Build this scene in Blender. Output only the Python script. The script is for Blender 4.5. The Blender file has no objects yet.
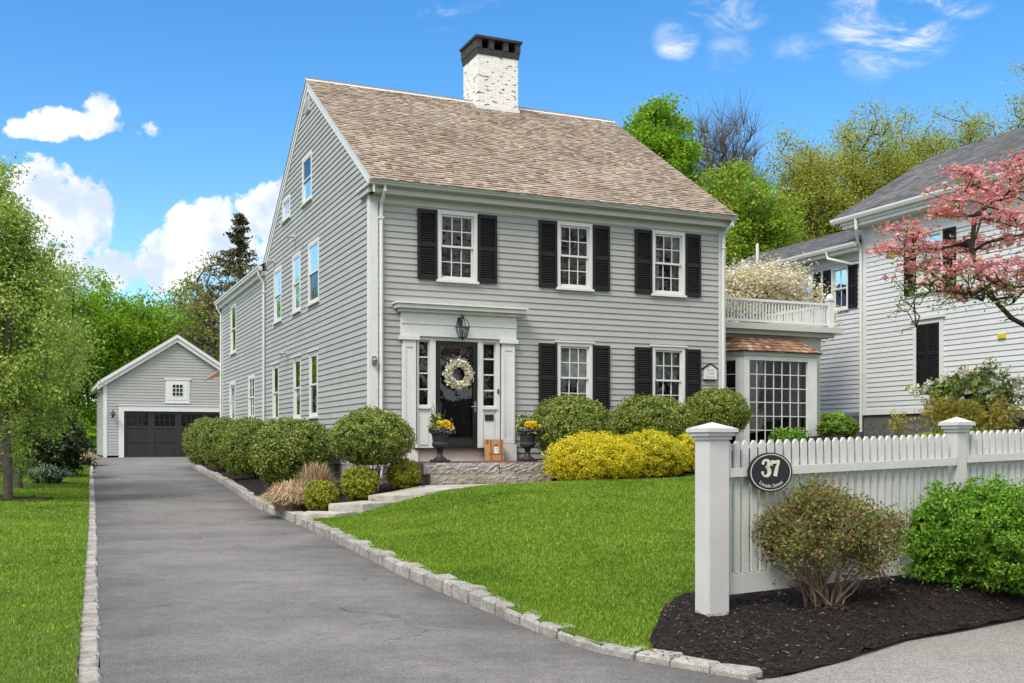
import bpy, bmesh, math, random
import numpy as np
from mathutils import Vector, Matrix
from mathutils.geometry import delaunay_2d_cdt

SC = bpy.context.scene
COL = SC.collection
R = math.radians
EYE = 1.30                        # eye height over the near driveway

# ------------------------------------------------------------------ camera
F, HOR = 1061.0, 443.2
cam = bpy.data.cameras.new('camera')
cam.sensor_width = 36.0
cam.lens = 36.0 * F / 1024.0
cam.shift_y = (HOR - 341.5) / 1024.0
cam.clip_start, cam.clip_end = 0.1, 3000.0
camo = bpy.data.objects.new('camera', cam)
camo.location = (0, 0, EYE)
camo.rotation_euler = (R(90), 0, 0)
COL.objects.link(camo)
SC.camera = camo

# ------------------------------------------------------------------ light
A = R(66.27)                      # heading of the house front
U = np.array([math.sin(A), math.cos(A)])
V = np.array([-math.cos(A), math.sin(A)])
TH = math.atan2(U[1], U[0])
C0 = np.array([-2.7407, 20.4783])  # near left corner of the main house

SUN_EL = R(51)
sd = -U * 0.84 - V * 0.54          # towards the sun, on the ground plan
SUN_AZ = math.atan2(sd[1], sd[0])
sun = bpy.data.lights.new('sun', 'SUN')
sun.energy = 2.0
sun.angle = R(24)
sun.color = (1.0, 0.93, 0.83)
suno = bpy.data.objects.new('sun', sun)
dv = Vector((math.cos(SUN_EL) * math.cos(SUN_AZ), math.cos(SUN_EL) * math.sin(SUN_AZ), math.sin(SUN_EL)))
suno.rotation_euler = (-dv).to_track_quat('-Z', 'Y').to_euler()
COL.objects.link(suno)

SC.view_settings.view_transform = 'Standard'
SC.view_settings.look = 'None'
SC.view_settings.gamma = 1.0
SC.view_settings.exposure = 1.0

W = bpy.data.worlds.new('World')
SC.world = W
W.use_nodes = True
nt = W.node_tree
for n in list(nt.nodes):
    nt.nodes.remove(n)


def build_world():
    N, L = nt.nodes, nt.links

    def mth(op, a, b=None, c=None, clamp=False):
        n = N.new('ShaderNodeMath'); n.operation = op; n.use_clamp = clamp
        for i, q in enumerate((a, b, c)):
            if q is None: continue
            if isinstance(q, (int, float)): n.inputs[i].default_value = q
            else: L.new(q, n.inputs[i])
        return n.outputs[0]

    def sstep(a, b, x):
        n = N.new('ShaderNodeMapRange'); n.interpolation_type = 'SMOOTHSTEP'
        L.new(x, n.inputs['Value'])
        n.inputs['From Min'].default_value = a; n.inputs['From Max'].default_value = b
        return n.outputs[0]
    out = N.new('ShaderNodeOutputWorld')
    sky = N.new('ShaderNodeTexSky'); sky.sky_type = 'NISHITA'; sky.sun_disc = False
    sky.sun_elevation = SUN_EL
    sky.sun_rotation = math.pi / 2 - SUN_AZ
    sky.dust_density = 0.2; sky.ozone_density = 2.0; sky.air_density = 1.0
    hs = N.new('ShaderNodeHueSaturation')
    hs.inputs['Saturation'].default_value = 1.36
    hs.inputs['Hue'].default_value = 0.5
    hs.inputs['Value'].default_value = 1.05
    L.new(sky.outputs[0], hs.inputs['Color'])
    tc = N.new('ShaderNodeTexCoord')
    sep = N.new('ShaderNodeSeparateXYZ'); L.new(tc.outputs['Generated'], sep.inputs[0])
    x, y, z = sep.outputs
    yy = mth('MAXIMUM', y, 0.05)
    u = mth('DIVIDE', x, yy); w = mth('DIVIDE', z, yy)
    cmb = N.new('ShaderNodeCombineXYZ'); L.new(u, cmb.inputs[0]); L.new(w, cmb.inputs[1])

    def noise(vec, scale, det=8, rough=.58, dist=0.0):
        n = N.new('ShaderNodeTexNoise'); n.inputs['Scale'].default_value = scale
        n.inputs['Detail'].default_value = det; n.inputs['Roughness'].default_value = rough
        n.inputs['Distortion'].default_value = dist
        L.new(vec, n.inputs['Vector']); return n.outputs[0]
    n1 = noise(cmb.outputs[0], 26); n2 = noise(cmb.outputs[0], 85, 6)
    fb = mth('ADD', mth('MULTIPLY', n1, .72), mth('MULTIPLY', n2, .28))
    # puffy clouds: (px, py, half width, half height, strength)
    puffs = [(70, 124, 54, 20, .95), (98, 110, 24, 20, .8), (22, 128, 30, 14, .7), (26, 205, 74, 52, 1.05), (78, 215, 40, 52, 1.0),
             (98, 195, 16, 12, .5), (214, 236, 54, 44, 1.1), (262, 214, 40, 34, 1.0), (172, 262, 45, 36, .95),
             (112, 270, 40, 24, .95), (60, 262, 60, 30, .6), (20, 178, 45, 22, .8), (300, 232, 50, 60, .9),(150,130,16,10,.35)]
    f = None
    for px, py, a, b, s in puffs:
        du = mth('MULTIPLY', mth('SUBTRACT', u, (px - 512) / F), F / a * 1.22)
        dw = mth('MULTIPLY', mth('SUBTRACT', w, (HOR - py) / F), F / b * 1.22)
        d2 = mth('ADD', mth('MULTIPLY', du, du), mth('MULTIPLY', dw, dw))
        g = mth('MULTIPLY', mth('MAXIMUM', mth('SUBTRACT', 1.0, mth('MULTIPLY', d2, .6)), 0.0), s)
        f = g if f is None else mth('MAXIMUM', f, g)
    puff = sstep(.12, .46, mth('ADD', f, mth('MULTIPLY', mth('SUBTRACT', fb, .52), 2.9)))
    puff = mth('MULTIPLY', puff, sstep(.02, .14, f))
    # thin wisps at the upper right and top
    wisps = [(890, 24, 78, 52, 1.0), (870, 50, 36, 40, .8), (676, 38, 28, 28, .8), (728, 14, 48, 24, .8), (440, 18, 26, 22, .7),
             (800, 48, 40, 18, .45), (940, 5, 60, 20, .8), (730, 52, 30, 30, .4), (480, 8, 40, 12, .4)]
    f2 = None
    for px, py, a, b, s in wisps:
        du = mth('MULTIPLY', mth('SUBTRACT', u, (px - 512) / F), F / a)
        dw = mth('MULTIPLY', mth('SUBTRACT', w, (HOR - py) / F), F / b)
        d2 = mth('ADD', mth('MULTIPLY', du, du), mth('MULTIPLY', dw, dw))
        g = mth('MULTIPLY', mth('MAXIMUM', mth('SUBTRACT', 1.0, d2), 0.0), s)
        f2 = g if f2 is None else mth('MAXIMUM', f2, g)
    mp = N.new('ShaderNodeMapping'); L.new(cmb.outputs[0], mp.inputs[0])
    mp.inputs['Rotation'].default_value = (0, 0, R(-25)); mp.inputs['Scale'].default_value = (1.0, 2.4, 1)
    n3 = noise(mp.outputs[0], 13, 9, .62, .6)
    wisp = mth('MULTIPLY', sstep(.42, .74, n3), sstep(0.0, .8, f2))
    wisp = mth('MULTIPLY', wisp, 1.0, clamp=True)
    front = sstep(.08, .2, y)
    cl = mth('MULTIPLY', mth('MAXIMUM', puff, wisp), front)
    # unseen broken cloud deck, added overhead and behind to whiten the ambient light
    zz = mth('ADD', mth('MAXIMUM', z, 0.0), .28)
    cm2 = N.new('ShaderNodeCombineXYZ'); L.new(mth('DIVIDE', x, zz), cm2.inputs[0]); L.new(mth('DIVIDE', y, zz), cm2.inputs[1])
    n4 = noise(cm2.outputs[0], 1.3, 8, .55)
    deck = sstep(.30, .52, n4)
    away = mth('MAXIMUM', sstep(.50, .66, z), sstep(.30, -.05, y))
    cl = mth('MAXIMUM', cl, mth('MULTIPLY', mth('MULTIPLY', deck, away), sstep(-.02, .06, z)))
    # cloud body tone: brighter tops, greyer bellies come from thickness noise
    n5 = noise(cmb.outputs[0], 14, 6, .55)
    tone = N.new('ShaderNodeMix'); tone.data_type = 'RGBA'
    L.new(sstep(.40, .56, n5), tone.inputs[0])
    tone.inputs[6].default_value = (3.5, 4.0, 4.8, 1); tone.inputs[7].default_value = (5.5, 5.55, 5.7, 1)
    # the added deck is set brighter than the puffs to light the house front
    tone2 = N.new('ShaderNodeMix'); tone2.data_type = 'RGBA'
    L.new(away, tone2.inputs[0]); L.new(tone.outputs[2], tone2.inputs[6]); tone2.inputs[7].default_value = (8.2, 8.25, 8.3, 1)
    mix = N.new('ShaderNodeMix'); mix.data_type = 'RGBA'
    L.new(mth('MULTIPLY', cl, .96), mix.inputs[0]); L.new(hs.outputs[0], mix.inputs[6]); L.new(tone2.outputs[2], mix.inputs[7])
    bg = N.new('ShaderNodeBackground'); bg.inputs[1].default_value = 0.105
    L.new(mix.outputs[2], bg.inputs[0]); L.new(bg.outputs[0], out.inputs[0])


build_world()

# ------------------------------------------------------------------ materials
MATS = {}


def nodes_of(name):
    m = bpy.data.materials.new(name); m.use_nodes = True
    t = m.node_tree; b = t.nodes['Principled BSDF']
    return m, t, b


def ramp(t, src, stops):
    n = t.nodes.new('ShaderNodeValToRGB')
    e = n.color_ramp.elements
    while len(e) < len(stops): e.new(.5)
    for i, (p, c) in enumerate(stops):
        e[i].position = p; e[i].color = (*c, 1) if len(c) == 3 else c
    t.links.new(src, n.inputs[0])
    return n.outputs[0]


def tnoise(t, scale, det=5, rough=.55, coord='Object', stretch=None):
    tc = t.nodes.new('ShaderNodeTexCoord'); src = tc.outputs[coord]
    if stretch:
        mp = t.nodes.new('ShaderNodeMapping'); mp.inputs['Scale'].default_value = stretch
        t.links.new(src, mp.inputs[0]); src = mp.outputs[0]
    n = t.nodes.new('ShaderNodeTexNoise'); n.inputs['Scale'].default_value = scale
    n.inputs['Detail'].default_value = det; n.inputs['Roughness'].default_value = rough
    t.links.new(src, n.inputs['Vector'])
    return n.outputs[0]


def mixc(t, fac, a, b, mode='MIX'):
    n = t.nodes.new('ShaderNodeMix'); n.data_type = 'RGBA'; n.blend_type = mode
    for i, q in ((0, fac), (6, a), (7, b)):
        if hasattr(q, 'is_linked'): t.links.new(q, n.inputs[i])
        elif isinstance(q, tuple): n.inputs[i].default_value = (*q, 1)
        else: n.inputs[i].default_value = q
    return n.outputs[2]


def island(t):
    return t.nodes.new('ShaderNodeNewGeometry').outputs['Random Per Island']


def bump(t, b, src, strength=.3, dist=.01):
    n = t.nodes.new('ShaderNodeBump'); n.inputs['Strength'].default_value = strength
    n.inputs['Distance'].default_value = dist
    t.links.new(src, n.inputs['Height']); t.links.new(n.outputs[0], b.inputs['Normal'])


def paint(name, col, var=.12, rough=.55, scale=3.0, fine=None, spec=.4, isl=0.0):
    m, t, b = nodes_of(name)
    n = tnoise(t, scale, 6, .65)
    c = ramp(t, n, [(.3, tuple(x * (1 - var) for x in col)), (.7, tuple(min(1, x * (1 + var)) for x in col))])
    if isl:
        r = island(t)
        c2 = ramp(t, r, [(0, (1 - isl,) * 3), (1, (1.0,) * 3)])
        c = mixc(t, 1.0, c, c2, 'MULTIPLY')
    t.links.new(c, b.inputs['Base Color'])
    b.inputs['Roughness'].default_value = rough
    b.inputs['Specular IOR Level'].default_value = spec
    if fine: bump(t, b, tnoise(t, fine, 4), .25, .004)
    MATS[name] = m
    return m


def leafmat(name, stops, rough=.5, trans=.25, spec=.3):
    m, t, b = nodes_of(name)
    r = island(t)
    c = ramp(t, r, stops)
    t.links.new(c, b.inputs['Base Color'])
    b.inputs['Roughness'].default_value = rough
    b.inputs['Specular IOR Level'].default_value = spec
    if trans:
        tr = t.nodes.new('ShaderNodeBsdfTranslucent'); t.links.new(c, tr.inputs[0])
        mx = t.nodes.new('ShaderNodeMixShader'); mx.inputs[0].default_value = trans
        t.links.new(b.outputs[0], mx.inputs[1]); t.links.new(tr.outputs[0], mx.inputs[2])
        t.links.new(mx.outputs[0], t.nodes['Material Output'].inputs[0])
    MATS[name] = m
    return m


SIDING = paint('grey clapboard paint', (.33, .337, .322), .05, .6, 1.2, 60, isl=.10)
NSIDE = paint('pale clapboard paint', (.55, .565, .58), .05, .6, 1.2, 60, isl=.08)
TRIM = paint('white trim paint', (.58, .59, .58), .05, .5, 4, 40)
TRIMG = paint('grey trim paint', (.44, .45, .43), .05, .5, 4, 40)
BLACK = paint('black shutter paint', (.0095, .0095, .011), .3, .6, 5, 30, .25)
DOORB = paint('black door paint', (.009, .009, .012), .2, .28, 5, None, .5)
GDOOR = paint('charcoal garage door paint', (.022, .020, .023), .2, .45, 4)
HALL = paint('olive hall wall', (.16, .155, .125), .3, .9, 2.0)
ROOM = paint('unlit room backing', (.03, .028, .025), .4, .9, 1.0)  # near black backing colour stands in for the darkness of unlit rooms
BLIND = paint('blind slats', (.55, .53, .47), .1, .6, 3)
CURTAIN = paint('linen curtain', (.40, .40, .37), .2, .9, 6)
IRON = paint('black iron', (.02, .02, .02), .3, .45, 8, 60)
URNM = paint('dark cast urn', (.022, .023, .026), .35, .5, 9, 50)
BRASS = paint('brushed metal', (.35, .34, .32), .1, .3, 8); MATS['brushed metal'].node_tree.nodes['Principled BSDF'].inputs['Metallic'].default_value = 1
FENCEM = paint('white fence paint', (.50, .50, .495), .07, .55, 3.0, 30, isl=.05)
BARK = paint('grey bark', (.10, .085, .07), .4, .9, 9, 30)
BARKD = paint('dark bark', (.045, .037, .032), .4, .9, 9, 30)
TWIG = paint('tan twigs', (.23, .17, .12), .4, .9, 9)
KRAFT = paint('kraft cardboard', (.42, .24, .11), .12, .8, 5, 30)
PAPER = paint('paper label', (.8, .8, .78), .03, .7, 5)
SIGNB = paint('blue black sign enamel', (.012, .014, .024), .15, .35, 6)
SIGNW = paint('cream sign lettering', (.62, .58, .48), .05, .5, 6)
INK = paint('grey printed ink', (.22, .23, .28), .1, .7, 6)
BRICK = paint('red brick floor', (.15, .06, .04), .35, .85, 14, 60)
CHIMDARK = paint('soot dark brick', (.035, .035, .036), .5, .9, 12, 40)
YELLOWM = paint('yellow meter tag', (.6, .42, .02), .1, .6, 5)
BIN = paint('black plastic', (.014, .016, .022), .2, .5, 4)
BINRED = paint('red sticker', (.45, .03, .05), .1, .5, 4)
RIDGEM = paint('pale ridge metal', (.62, .61, .58), .08, .5, 4)
STONEF = paint('dark foundation stone', (.10, .095, .09), .4, .9, 10, 30)


def glass_mat():
    m, t, b = nodes_of('window glass')
    N, L = t.nodes, t.links
    tr = N.new('ShaderNodeBsdfTransparent'); tr.inputs[0].default_value = (.62, .65, .65, 1)
    gl = N.new('ShaderNodeBsdfGlossy'); gl.inputs['Roughness'].default_value = .015
    gl.inputs[0].default_value = (.95, .97, 1, 1)
    fr = N.new('ShaderNodeFresnel'); fr.inputs[0].default_value = 1.55
    ad = N.new('ShaderNodeMath'); ad.operation = 'ADD'; ad.inputs[1].default_value = .0; L.new(fr.outputs[0], ad.inputs[0])
    n = tnoise(t, 2.2, 2, .5)
    bp = N.new('ShaderNodeBump'); bp.inputs['Strength'].default_value = .12; bp.inputs['Distance'].default_value = .05
    L.new(n, bp.inputs['Height']); L.new(bp.outputs[0], gl.inputs['Normal'])
    mx = N.new('ShaderNodeMixShader'); L.new(ad.outputs[0], mx.inputs[0]); L.new(tr.outputs[0], mx.inputs[1]); L.new(gl.outputs[0], mx.inputs[2])
    L.new(mx.outputs[0], N['Material Output'].inputs[0])
    return m


GLASS = glass_mat()


def shingle_mat(name, stops, big=(.8, 1.1), rough=.85):
    m, t, b = nodes_of(name)
    c = ramp(t, island(t), stops)
    n = tnoise(t, .7, 4)
    c2 = ramp(t, n, [(.3, (big[0],) * 3), (.7, (big[1],) * 3)])
    c = mixc(t, 1.0, c, c2, 'MULTIPLY')
    g = tnoise(t, 35, 3)
    c3 = ramp(t, g, [(.3, (.8,) * 3), (.7, (1.1,) * 3)])
    c = mixc(t, 1.0, c, c3, 'MULTIPLY')
    t.links.new(c, b.inputs['Base Color']); b.inputs['Roughness'].default_value = rough
    b.inputs['Specular IOR Level'].default_value = .2
    return m


CEDAR = shingle_mat('weathered cedar shingles', [(0, (.23, .165, .12)), (.35, (.305, .245, .19)), (.75, (.355, .30, .245)), (.96, (.41, .355, .30)), (1, (.34, .20, .11))])
CEDARN = shingle_mat('fresh cedar shingles', [(0, (.17, .085, .05)), (.5, (.26, .145, .09)), (.8, (.34, .22, .15)), (1, (.50, .40, .33))])
ASPH = shingle_mat('grey asphalt shingles', [(0, (.075, .075, .08)), (.5, (.11, .11, .115)), (1, (.15, .15, .155))])


def stone_mat(name, c1, c2, sc=18, dark=.55):
    m, t, b = nodes_of(name)
    n = tnoise(t, sc, 8, .7)
    c = ramp(t, n, [(.32, c1), (.68, c2)])
    sp = tnoise(t, sc * 9, 2, .5)
    c = mixc(t, 1.0, c, ramp(t, sp, [(.36, (dark,) * 3), (.5, (1,) * 3)]), 'MULTIPLY')
    st = tnoise(t, 3, 4)
    c = mixc(t, 1.0, c, ramp(t, st, [(.35, (.75, .73, .68)), (.6, (1,) * 3)]), 'MULTIPLY')
    c = mixc(t, 1.0, c, ramp(t, island(t), [(0, (.82,) * 3), (1, (1.08,) * 3)]), 'MULTIPLY')
    t.links.new(c, b.inputs['Base Color']); b.inputs['Roughness'].default_value = .9
    b.inputs['Specular IOR Level'].default_value = .2
    bump(t, b, tnoise(t, sc * 2.2, 6, .7), .8, .02)
    return m


GRANITE = stone_mat('granite', (.27, .26, .24), (.52, .50, .47))
GRANITE2 = stone_mat('aged granite', (.30, .27, .23), (.48, .44, .38), 9)
SLABM = stone_mat('bluestone slab', (.36, .34, .31), (.50, .48, .44), 7, .8)


def chimney_mat():
    m, t, b = nodes_of('whitewashed brick')
    tc = t.nodes.new('ShaderNodeTexCoord')
    # brick pattern over both faces: u = x + y, v = z
    sp = t.nodes.new('ShaderNodeSeparateXYZ'); t.links.new(tc.outputs['Object'], sp.inputs[0])
    ad = t.nodes.new('ShaderNodeMath'); ad.operation = 'ADD'; t.links.new(sp.outputs[0], ad.inputs[0]); t.links.new(sp.outputs[1], ad.inputs[1])
    cb = t.nodes.new('ShaderNodeCombineXYZ'); t.links.new(ad.outputs[0], cb.inputs[0]); t.links.new(sp.outputs[2], cb.inputs[1])
    br = t.nodes.new('ShaderNodeTexBrick'); t.links.new(cb.outputs[0], br.inputs['Vector'])
    br.inputs['Scale'].default_value = 1.0; br.inputs['Brick Width'].default_value = .21; br.inputs['Row Height'].default_value = .068
    br.inputs['Mortar Size'].default_value = .006
    br.inputs['Color1'].default_value = (.63, .62, .59, 1); br.inputs['Color2'].default_value = (.71, .70, .68, 1); br.inputs['Mortar'].default_value = (.5, .49, .46, 1)
    mp = t.nodes.new('ShaderNodeMapping'); mp.inputs['Scale'].default_value = (4.5, 13, 1); t.links.new(cb.outputs[0], mp.inputs[0])
    n = t.nodes.new('ShaderNodeTexNoise'); n.inputs['Scale'].default_value = 1.1; n.inputs['Detail'].default_value = 3; t.links.new(mp.outputs[0], n.inputs['Vector'])
    c = mixc(t, ramp(t, n.outputs[0], [(.605, (0, 0, 0)), (.635, (1, 1, 1))]), br.outputs[0], (.13, .10, .085))
    t.links.new(c, b.inputs['Base Color']); b.inputs['Roughness'].default_value = .85
    bump(t, b, br.outputs['Fac'], -.5, .01)
    return m


CHIMM = chimney_mat()


def asphalt_mat(name, c1, c2, spk=.35, cracks=True):
    m, t, b = nodes_of(name)
    n = tnoise(t, .55, 6, .6)
    c = ramp(t, n, [(.3, c1), (.72, c2)])
    s = tnoise(t, 75, 4, .75)
    c = mixc(t, 1.0, c, ramp(t, s, [(.36, (1 - spk * 1.3,) * 3), (.5, (1,) * 3), (.64, (1 + spk * 1.5,) * 3)]), 'MULTIPLY')
    s2 = tnoise(t, 22, 5, .75)
    c = mixc(t, 1.0, c, ramp(t, s2, [(.35, (.80,) * 3), (.65, (1.18,) * 3)]), 'MULTIPLY')
    if cracks:
        # long sealer streaks lying across the drive and a few tyre marks
        w = tnoise(t, 1.0, 6, .7, stretch=(.5, 1.3, 1))
        c = mixc(t, 1.0, c, ramp(t, w, [(.36, (.88,) * 3), (.5, (1,) * 3)]), 'MULTIPLY')
        v = t.nodes.new('ShaderNodeTexVoronoi'); v.feature = 'DISTANCE_TO_EDGE'; v.inputs['Scale'].default_value = .36
        tc = t.nodes.new('ShaderNodeTexCoord')
        wn = t.nodes.new('ShaderNodeTexNoise'); wn.inputs['Scale'].default_value = 1.4; wn.inputs['Detail'].default_value = 6
        t.links.new(tc.outputs['Object'], wn.inputs['Vector'])
        vm = t.nodes.new('ShaderNodeVectorMath'); vm.operation = 'MULTIPLY_ADD'; vm.inputs[1].default_value = (1.1, 1.1, 0)
        t.links.new(wn.outputs['Color'], vm.inputs[0]); t.links.new(tc.outputs['Object'], vm.inputs[2])
        t.links.new(vm.outputs[0], v.inputs['Vector'])
        ck = ramp(t, v.outputs['Distance'], [(.0, (.55,) * 3), (.006, (1,) * 3)])
        # oil drips and scuffs of its own shape
        ol = tnoise(t, 1.7, 4, .5)
        c = mixc(t, 1.0, c, ramp(t, ol, [(.25, (.70,) * 3), (.34, (1,) * 3)]), 'MULTIPLY')
        pale = tnoise(t, 5.0, 6, .7)
        c = mixc(t, 1.0, c, ramp(t, pale, [(.35, (.88,) * 3), (.5, (1,) * 3), (.68, (1.16,) * 3)]), 'MULTIPLY')
        # the strips along both verges stay darker than the worn wheel lanes
        at = t.nodes.new('ShaderNodeAttribute'); at.attribute_name = 'verge'
        av = t.nodes.new('ShaderNodeMath'); av.operation = 'MULTIPLY_ADD'; av.inputs[1].default_value = .55
        t.links.new(at.outputs['Fac'], av.inputs[0]); t.links.new(tnoise(t, 1.3, 5, .6), av.inputs[2])
        c = mixc(t, 1.0, c, ramp(t, av.outputs[0], [(.5, (.74,) * 3), (.8, (.98,) * 3), (1.0, (1.08,) * 3)]), 'MULTIPLY')
        gate = ramp(t, tnoise(t, .5, 2), [(.5, (0, 0, 0)), (.56, (1, 1, 1))])
        c = mixc(t, gate, c, mixc(t, 1.0, c, ck, 'MULTIPLY'))
    t.links.new(c, b.inputs['Base Color']); b.inputs['Roughness'].default_value = .88
    b.inputs['Specular IOR Level'].default_value = .3
    bump(t, b, s, .35, .005)
    return m


ASPHALT = asphalt_mat('driveway asphalt', (.10, .095, .092), (.165, .158, .152))
PAVE = asphalt_mat('pale street pavement', (.17, .162, .15), (.235, .224, .207), .4, False)


def soil_mat(name, c1, c2, sc=40):
    m, t, b = nodes_of(name)
    n = tnoise(t, sc, 6, .75)
    c = ramp(t, n, [(.3, c1), (.75, c2)])
    t.links.new(c, b.inputs['Base Color']); b.inputs['Roughness'].default_value = .95
    b.inputs['Specular IOR Level'].default_value = .15
    bump(t, b, tnoise(t, sc * 1.4, 5, .7), 1.0, .03)
    return m


MULCH = soil_mat('dark bark mulch', (.012, .009, .008), (.04, .03, .026))
CHIPS = leafmat('bark chips', [(0, (.010, .008, .008)), (.6, (.03, .023, .02)), (.9, (.07, .05, .038)), (.97, (.17, .12, .08)), (1, (.24, .18, .12))], .85, 0, .2)
SOIL = soil_mat('turf soil', (.05, .085, .012), (.10, .16, .02), 14)
EARTH = soil_mat('open ground', (.05, .085, .02), (.085, .13, .03), 2)


def grass_mat():
    m, t, b = nodes_of('grass blades')
    r = island(t)
    c = ramp(t, r, [(0, (.105, .195, .013)), (.5, (.16, .285, .018)), (.85, (.21, .335, .024)), (1, (.32, .38, .07))])
    n = tnoise(t, .9, 5, .6)
    c = mixc(t, 1.0, c, ramp(t, n, [(.28, (.55, .70, .55)), (.48, (1, 1, 1)), (.6, (1.1, 1.04, 1.05)), (.74, (1.65, 1.25, 1.5))]), 'MULTIPLY')
    n2 = tnoise(t, .25, 3, .6)
    c = mixc(t, 1.0, c, ramp(t, n2, [(.35, (.82, .88, .8)), (.6, (1.06, 1.03, 1.0))]), 'MULTIPLY')
    t.links.new(c, b.inputs['Base Color']); b.inputs['Roughness'].default_value = .5
    b.inputs['Specular IOR Level'].default_value = .25
    tr = t.nodes.new('ShaderNodeBsdfTranslucent'); t.links.new(c, tr.inputs[0])
    mx = t.nodes.new('ShaderNodeMixShader'); mx.inputs[0].default_value = .3
    t.links.new(b.outputs[0], mx.inputs[1]); t.links.new(tr.outputs[0], mx.inputs[2])
    t.links.new(mx.outputs[0], t.nodes['Material Output'].inputs[0])
    return m


GRASS = grass_mat()

L_BOX = leafmat('clipped evergreen leaves', [(0, (0.042, 0.081, 0.011)), (0.4, (0.119, 0.175, 0.02)), (0.75, (0.224, 0.28, 0.035)), (1, (0.392, 0.434, 0.07))], .42, .15, .45)
L_GLOBE = leafmat('globe arborvitae leaves', [(0, (.10, .14, .012)), (.5, (.25, .30, .022)), (.85, (.40, .42, .03)), (1, (.58, .46, .05))], .5, .3)
L_YEL = leafmat('golden leaves', [(0, (.34, .30, .015)), (.35, (.62, .53, .015)), (.8, (.80, .70, .03)), (1, (.84, .78, .12))], .5, .4)
L_YEL2 = leafmat('lime gold leaves', [(0, (.22, .25, .015)), (.4, (.48, .48, .02)), (.8, (.72, .66, .03)), (1, (.80, .76, .11))], .5, .4)
L_LIME = leafmat('bright spring leaves', [(0, (0.05, 0.121, 0.011)), (0.5, (0.121, 0.275, 0.018)), (0.85, (0.198, 0.396, 0.028)), (1, (0.308, 0.506, 0.055))], .45, .3)
L_MAPLE = leafmat('maple leaves', [(0, (0.084, 0.18, 0.01)), (0.5, (0.18, 0.348, 0.014)), (0.85, (0.276, 0.468, 0.024)), (1, (0.384, 0.564, 0.048))], .5, 0.5)
L_PEAR = leafmat('young pear leaves', [(0, (.16, .25, .03)), (.5, (.31, .44, .07)), (.85, (.46, .58, .13)), (1, (.62, .68, .28))], .5, .5)
L_OLIVE = leafmat('budding olive leaves', [(0, (.17, .20, .02)), (.5, (.33, .37, .05)), (1, (.50, .51, .11))], .5, .5)
L_BRONZE = leafmat('bronze budding leaves', [(0, (.14, .15, .03)), (.5, (.27, .27, .06)), (1, (.40, .37, .12))], .5, .4)
L_DARK = leafmat('dark evergreen leaves', [(0, (0.013, 0.026, 0.01)), (0.6, (0.029, 0.055, 0.018)), (1, (0.065, 0.104, 0.026))], .5, .1)
L_NEEDLE = leafmat('spruce needles', [(0, (.022, .034, .014)), (.6, (.055, .068, .026)), (1, (.12, .12, .05))], .6, .1)
L_RHODO = leafmat('rhododendron leaves', [(0, (0.07, 0.112, 0.021)), (0.5, (0.154, 0.224, 0.042)), (1, (0.308, 0.378, 0.112))], .4, .15, .5)
L_WHITE = leafmat('white flowers', [(0, (.60, .56, .42)), (.6, (.74, .71, .60)), (1, (.80, .79, .72))], .6, .2)
L_CREAM = leafmat('cream bracts', [(0, (.50, .45, .28)), (.4, (.72, .66, .48)), (1, (.82, .79, .66))], .6, .3)
L_PINK = leafmat('pink bracts', [(0, (.48, .11, .13)), (.45, (.66, .22, .25)), (.8, (.74, .36, .37)), (1, (.80, .58, .55))], .6, .35)
L_OCHRE = leafmat('bronze leaves', [(0, (.20, .24, .03)), (.45, (.36, .38, .05)), (.72, (.52, .44, .07)), (.88, (.52, .26, .07)), (1, (.42, .15, .07))], .5, .3)
L_REDGRN = leafmat('tip burnt leaves', [(0, (.07, .11, .02)), (.4, (.16, .21, .04)), (.68, (.27, .29, .08)), (.80, (.20, .09, .06)), (1, (.30, .13, .09))], .45, .3)
L_STRAW = leafmat('straw blades', [(0, (.26, .17, .09)), (.5, (.46, .33, .19)), (1, (.62, .50, .33))], .7, .2)
L_SAGE = leafmat('blue grey straps', [(0, (.05, .09, .04)), (.6, (.12, .18, .11)), (1, (.24, .30, .22))], .5, .15)
L_PURP = leafmat('purple grey petals', [(0, (.08, .05, .08)), (.5, (.22, .17, .20)), (1, (.42, .36, .38))], .6, .2)
L_PANSY = leafmat('yellow petals', [(0, (.66, .44, .01)), (1, (.80, .62, .02))], .6, .2)

# ------------------------------------------------------------------ helpers


def tag(o, label=None, cat=None, group=None, kind=None):
    if label: o['label'] = label
    if cat: o['category'] = cat
    if group: o['group'] = group
    if kind: o['kind'] = kind
    return o


def empty(name, x, y, z, rz=0.0):
    o = bpy.data.objects.new(name, None)
    o.empty_display_size = .3
    o.location = (x, y, z); o.rotation_euler = (0, 0, rz)
    COL.objects.link(o)
    return o


def np_mesh(name, verts, faces, mat, parent=None, smooth=False):
    """verts Nx3, faces MxK (all the same K)"""
    verts = np.asarray(verts, dtype=np.float32); faces = np.asarray(faces, dtype=np.int32)
    me = bpy.data.meshes.new(name)
    M, K = faces.shape
    me.vertices.add(len(verts)); me.vertices.foreach_set('co', verts.ravel())
    me.loops.add(M * K); me.loops.foreach_set('vertex_index', faces.ravel())
    me.polygons.add(M); me.polygons.foreach_set('loop_start', np.arange(M, dtype=np.int32) * K)
    me.polygons.foreach_set('use_smooth', np.full(M, smooth, dtype=bool))
    me.update(calc_edges=True)
    me.materials.append(mat)
    o = bpy.data.objects.new(name, me); COL.objects.link(o)
    if parent: o.parent = parent
    return o


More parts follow.
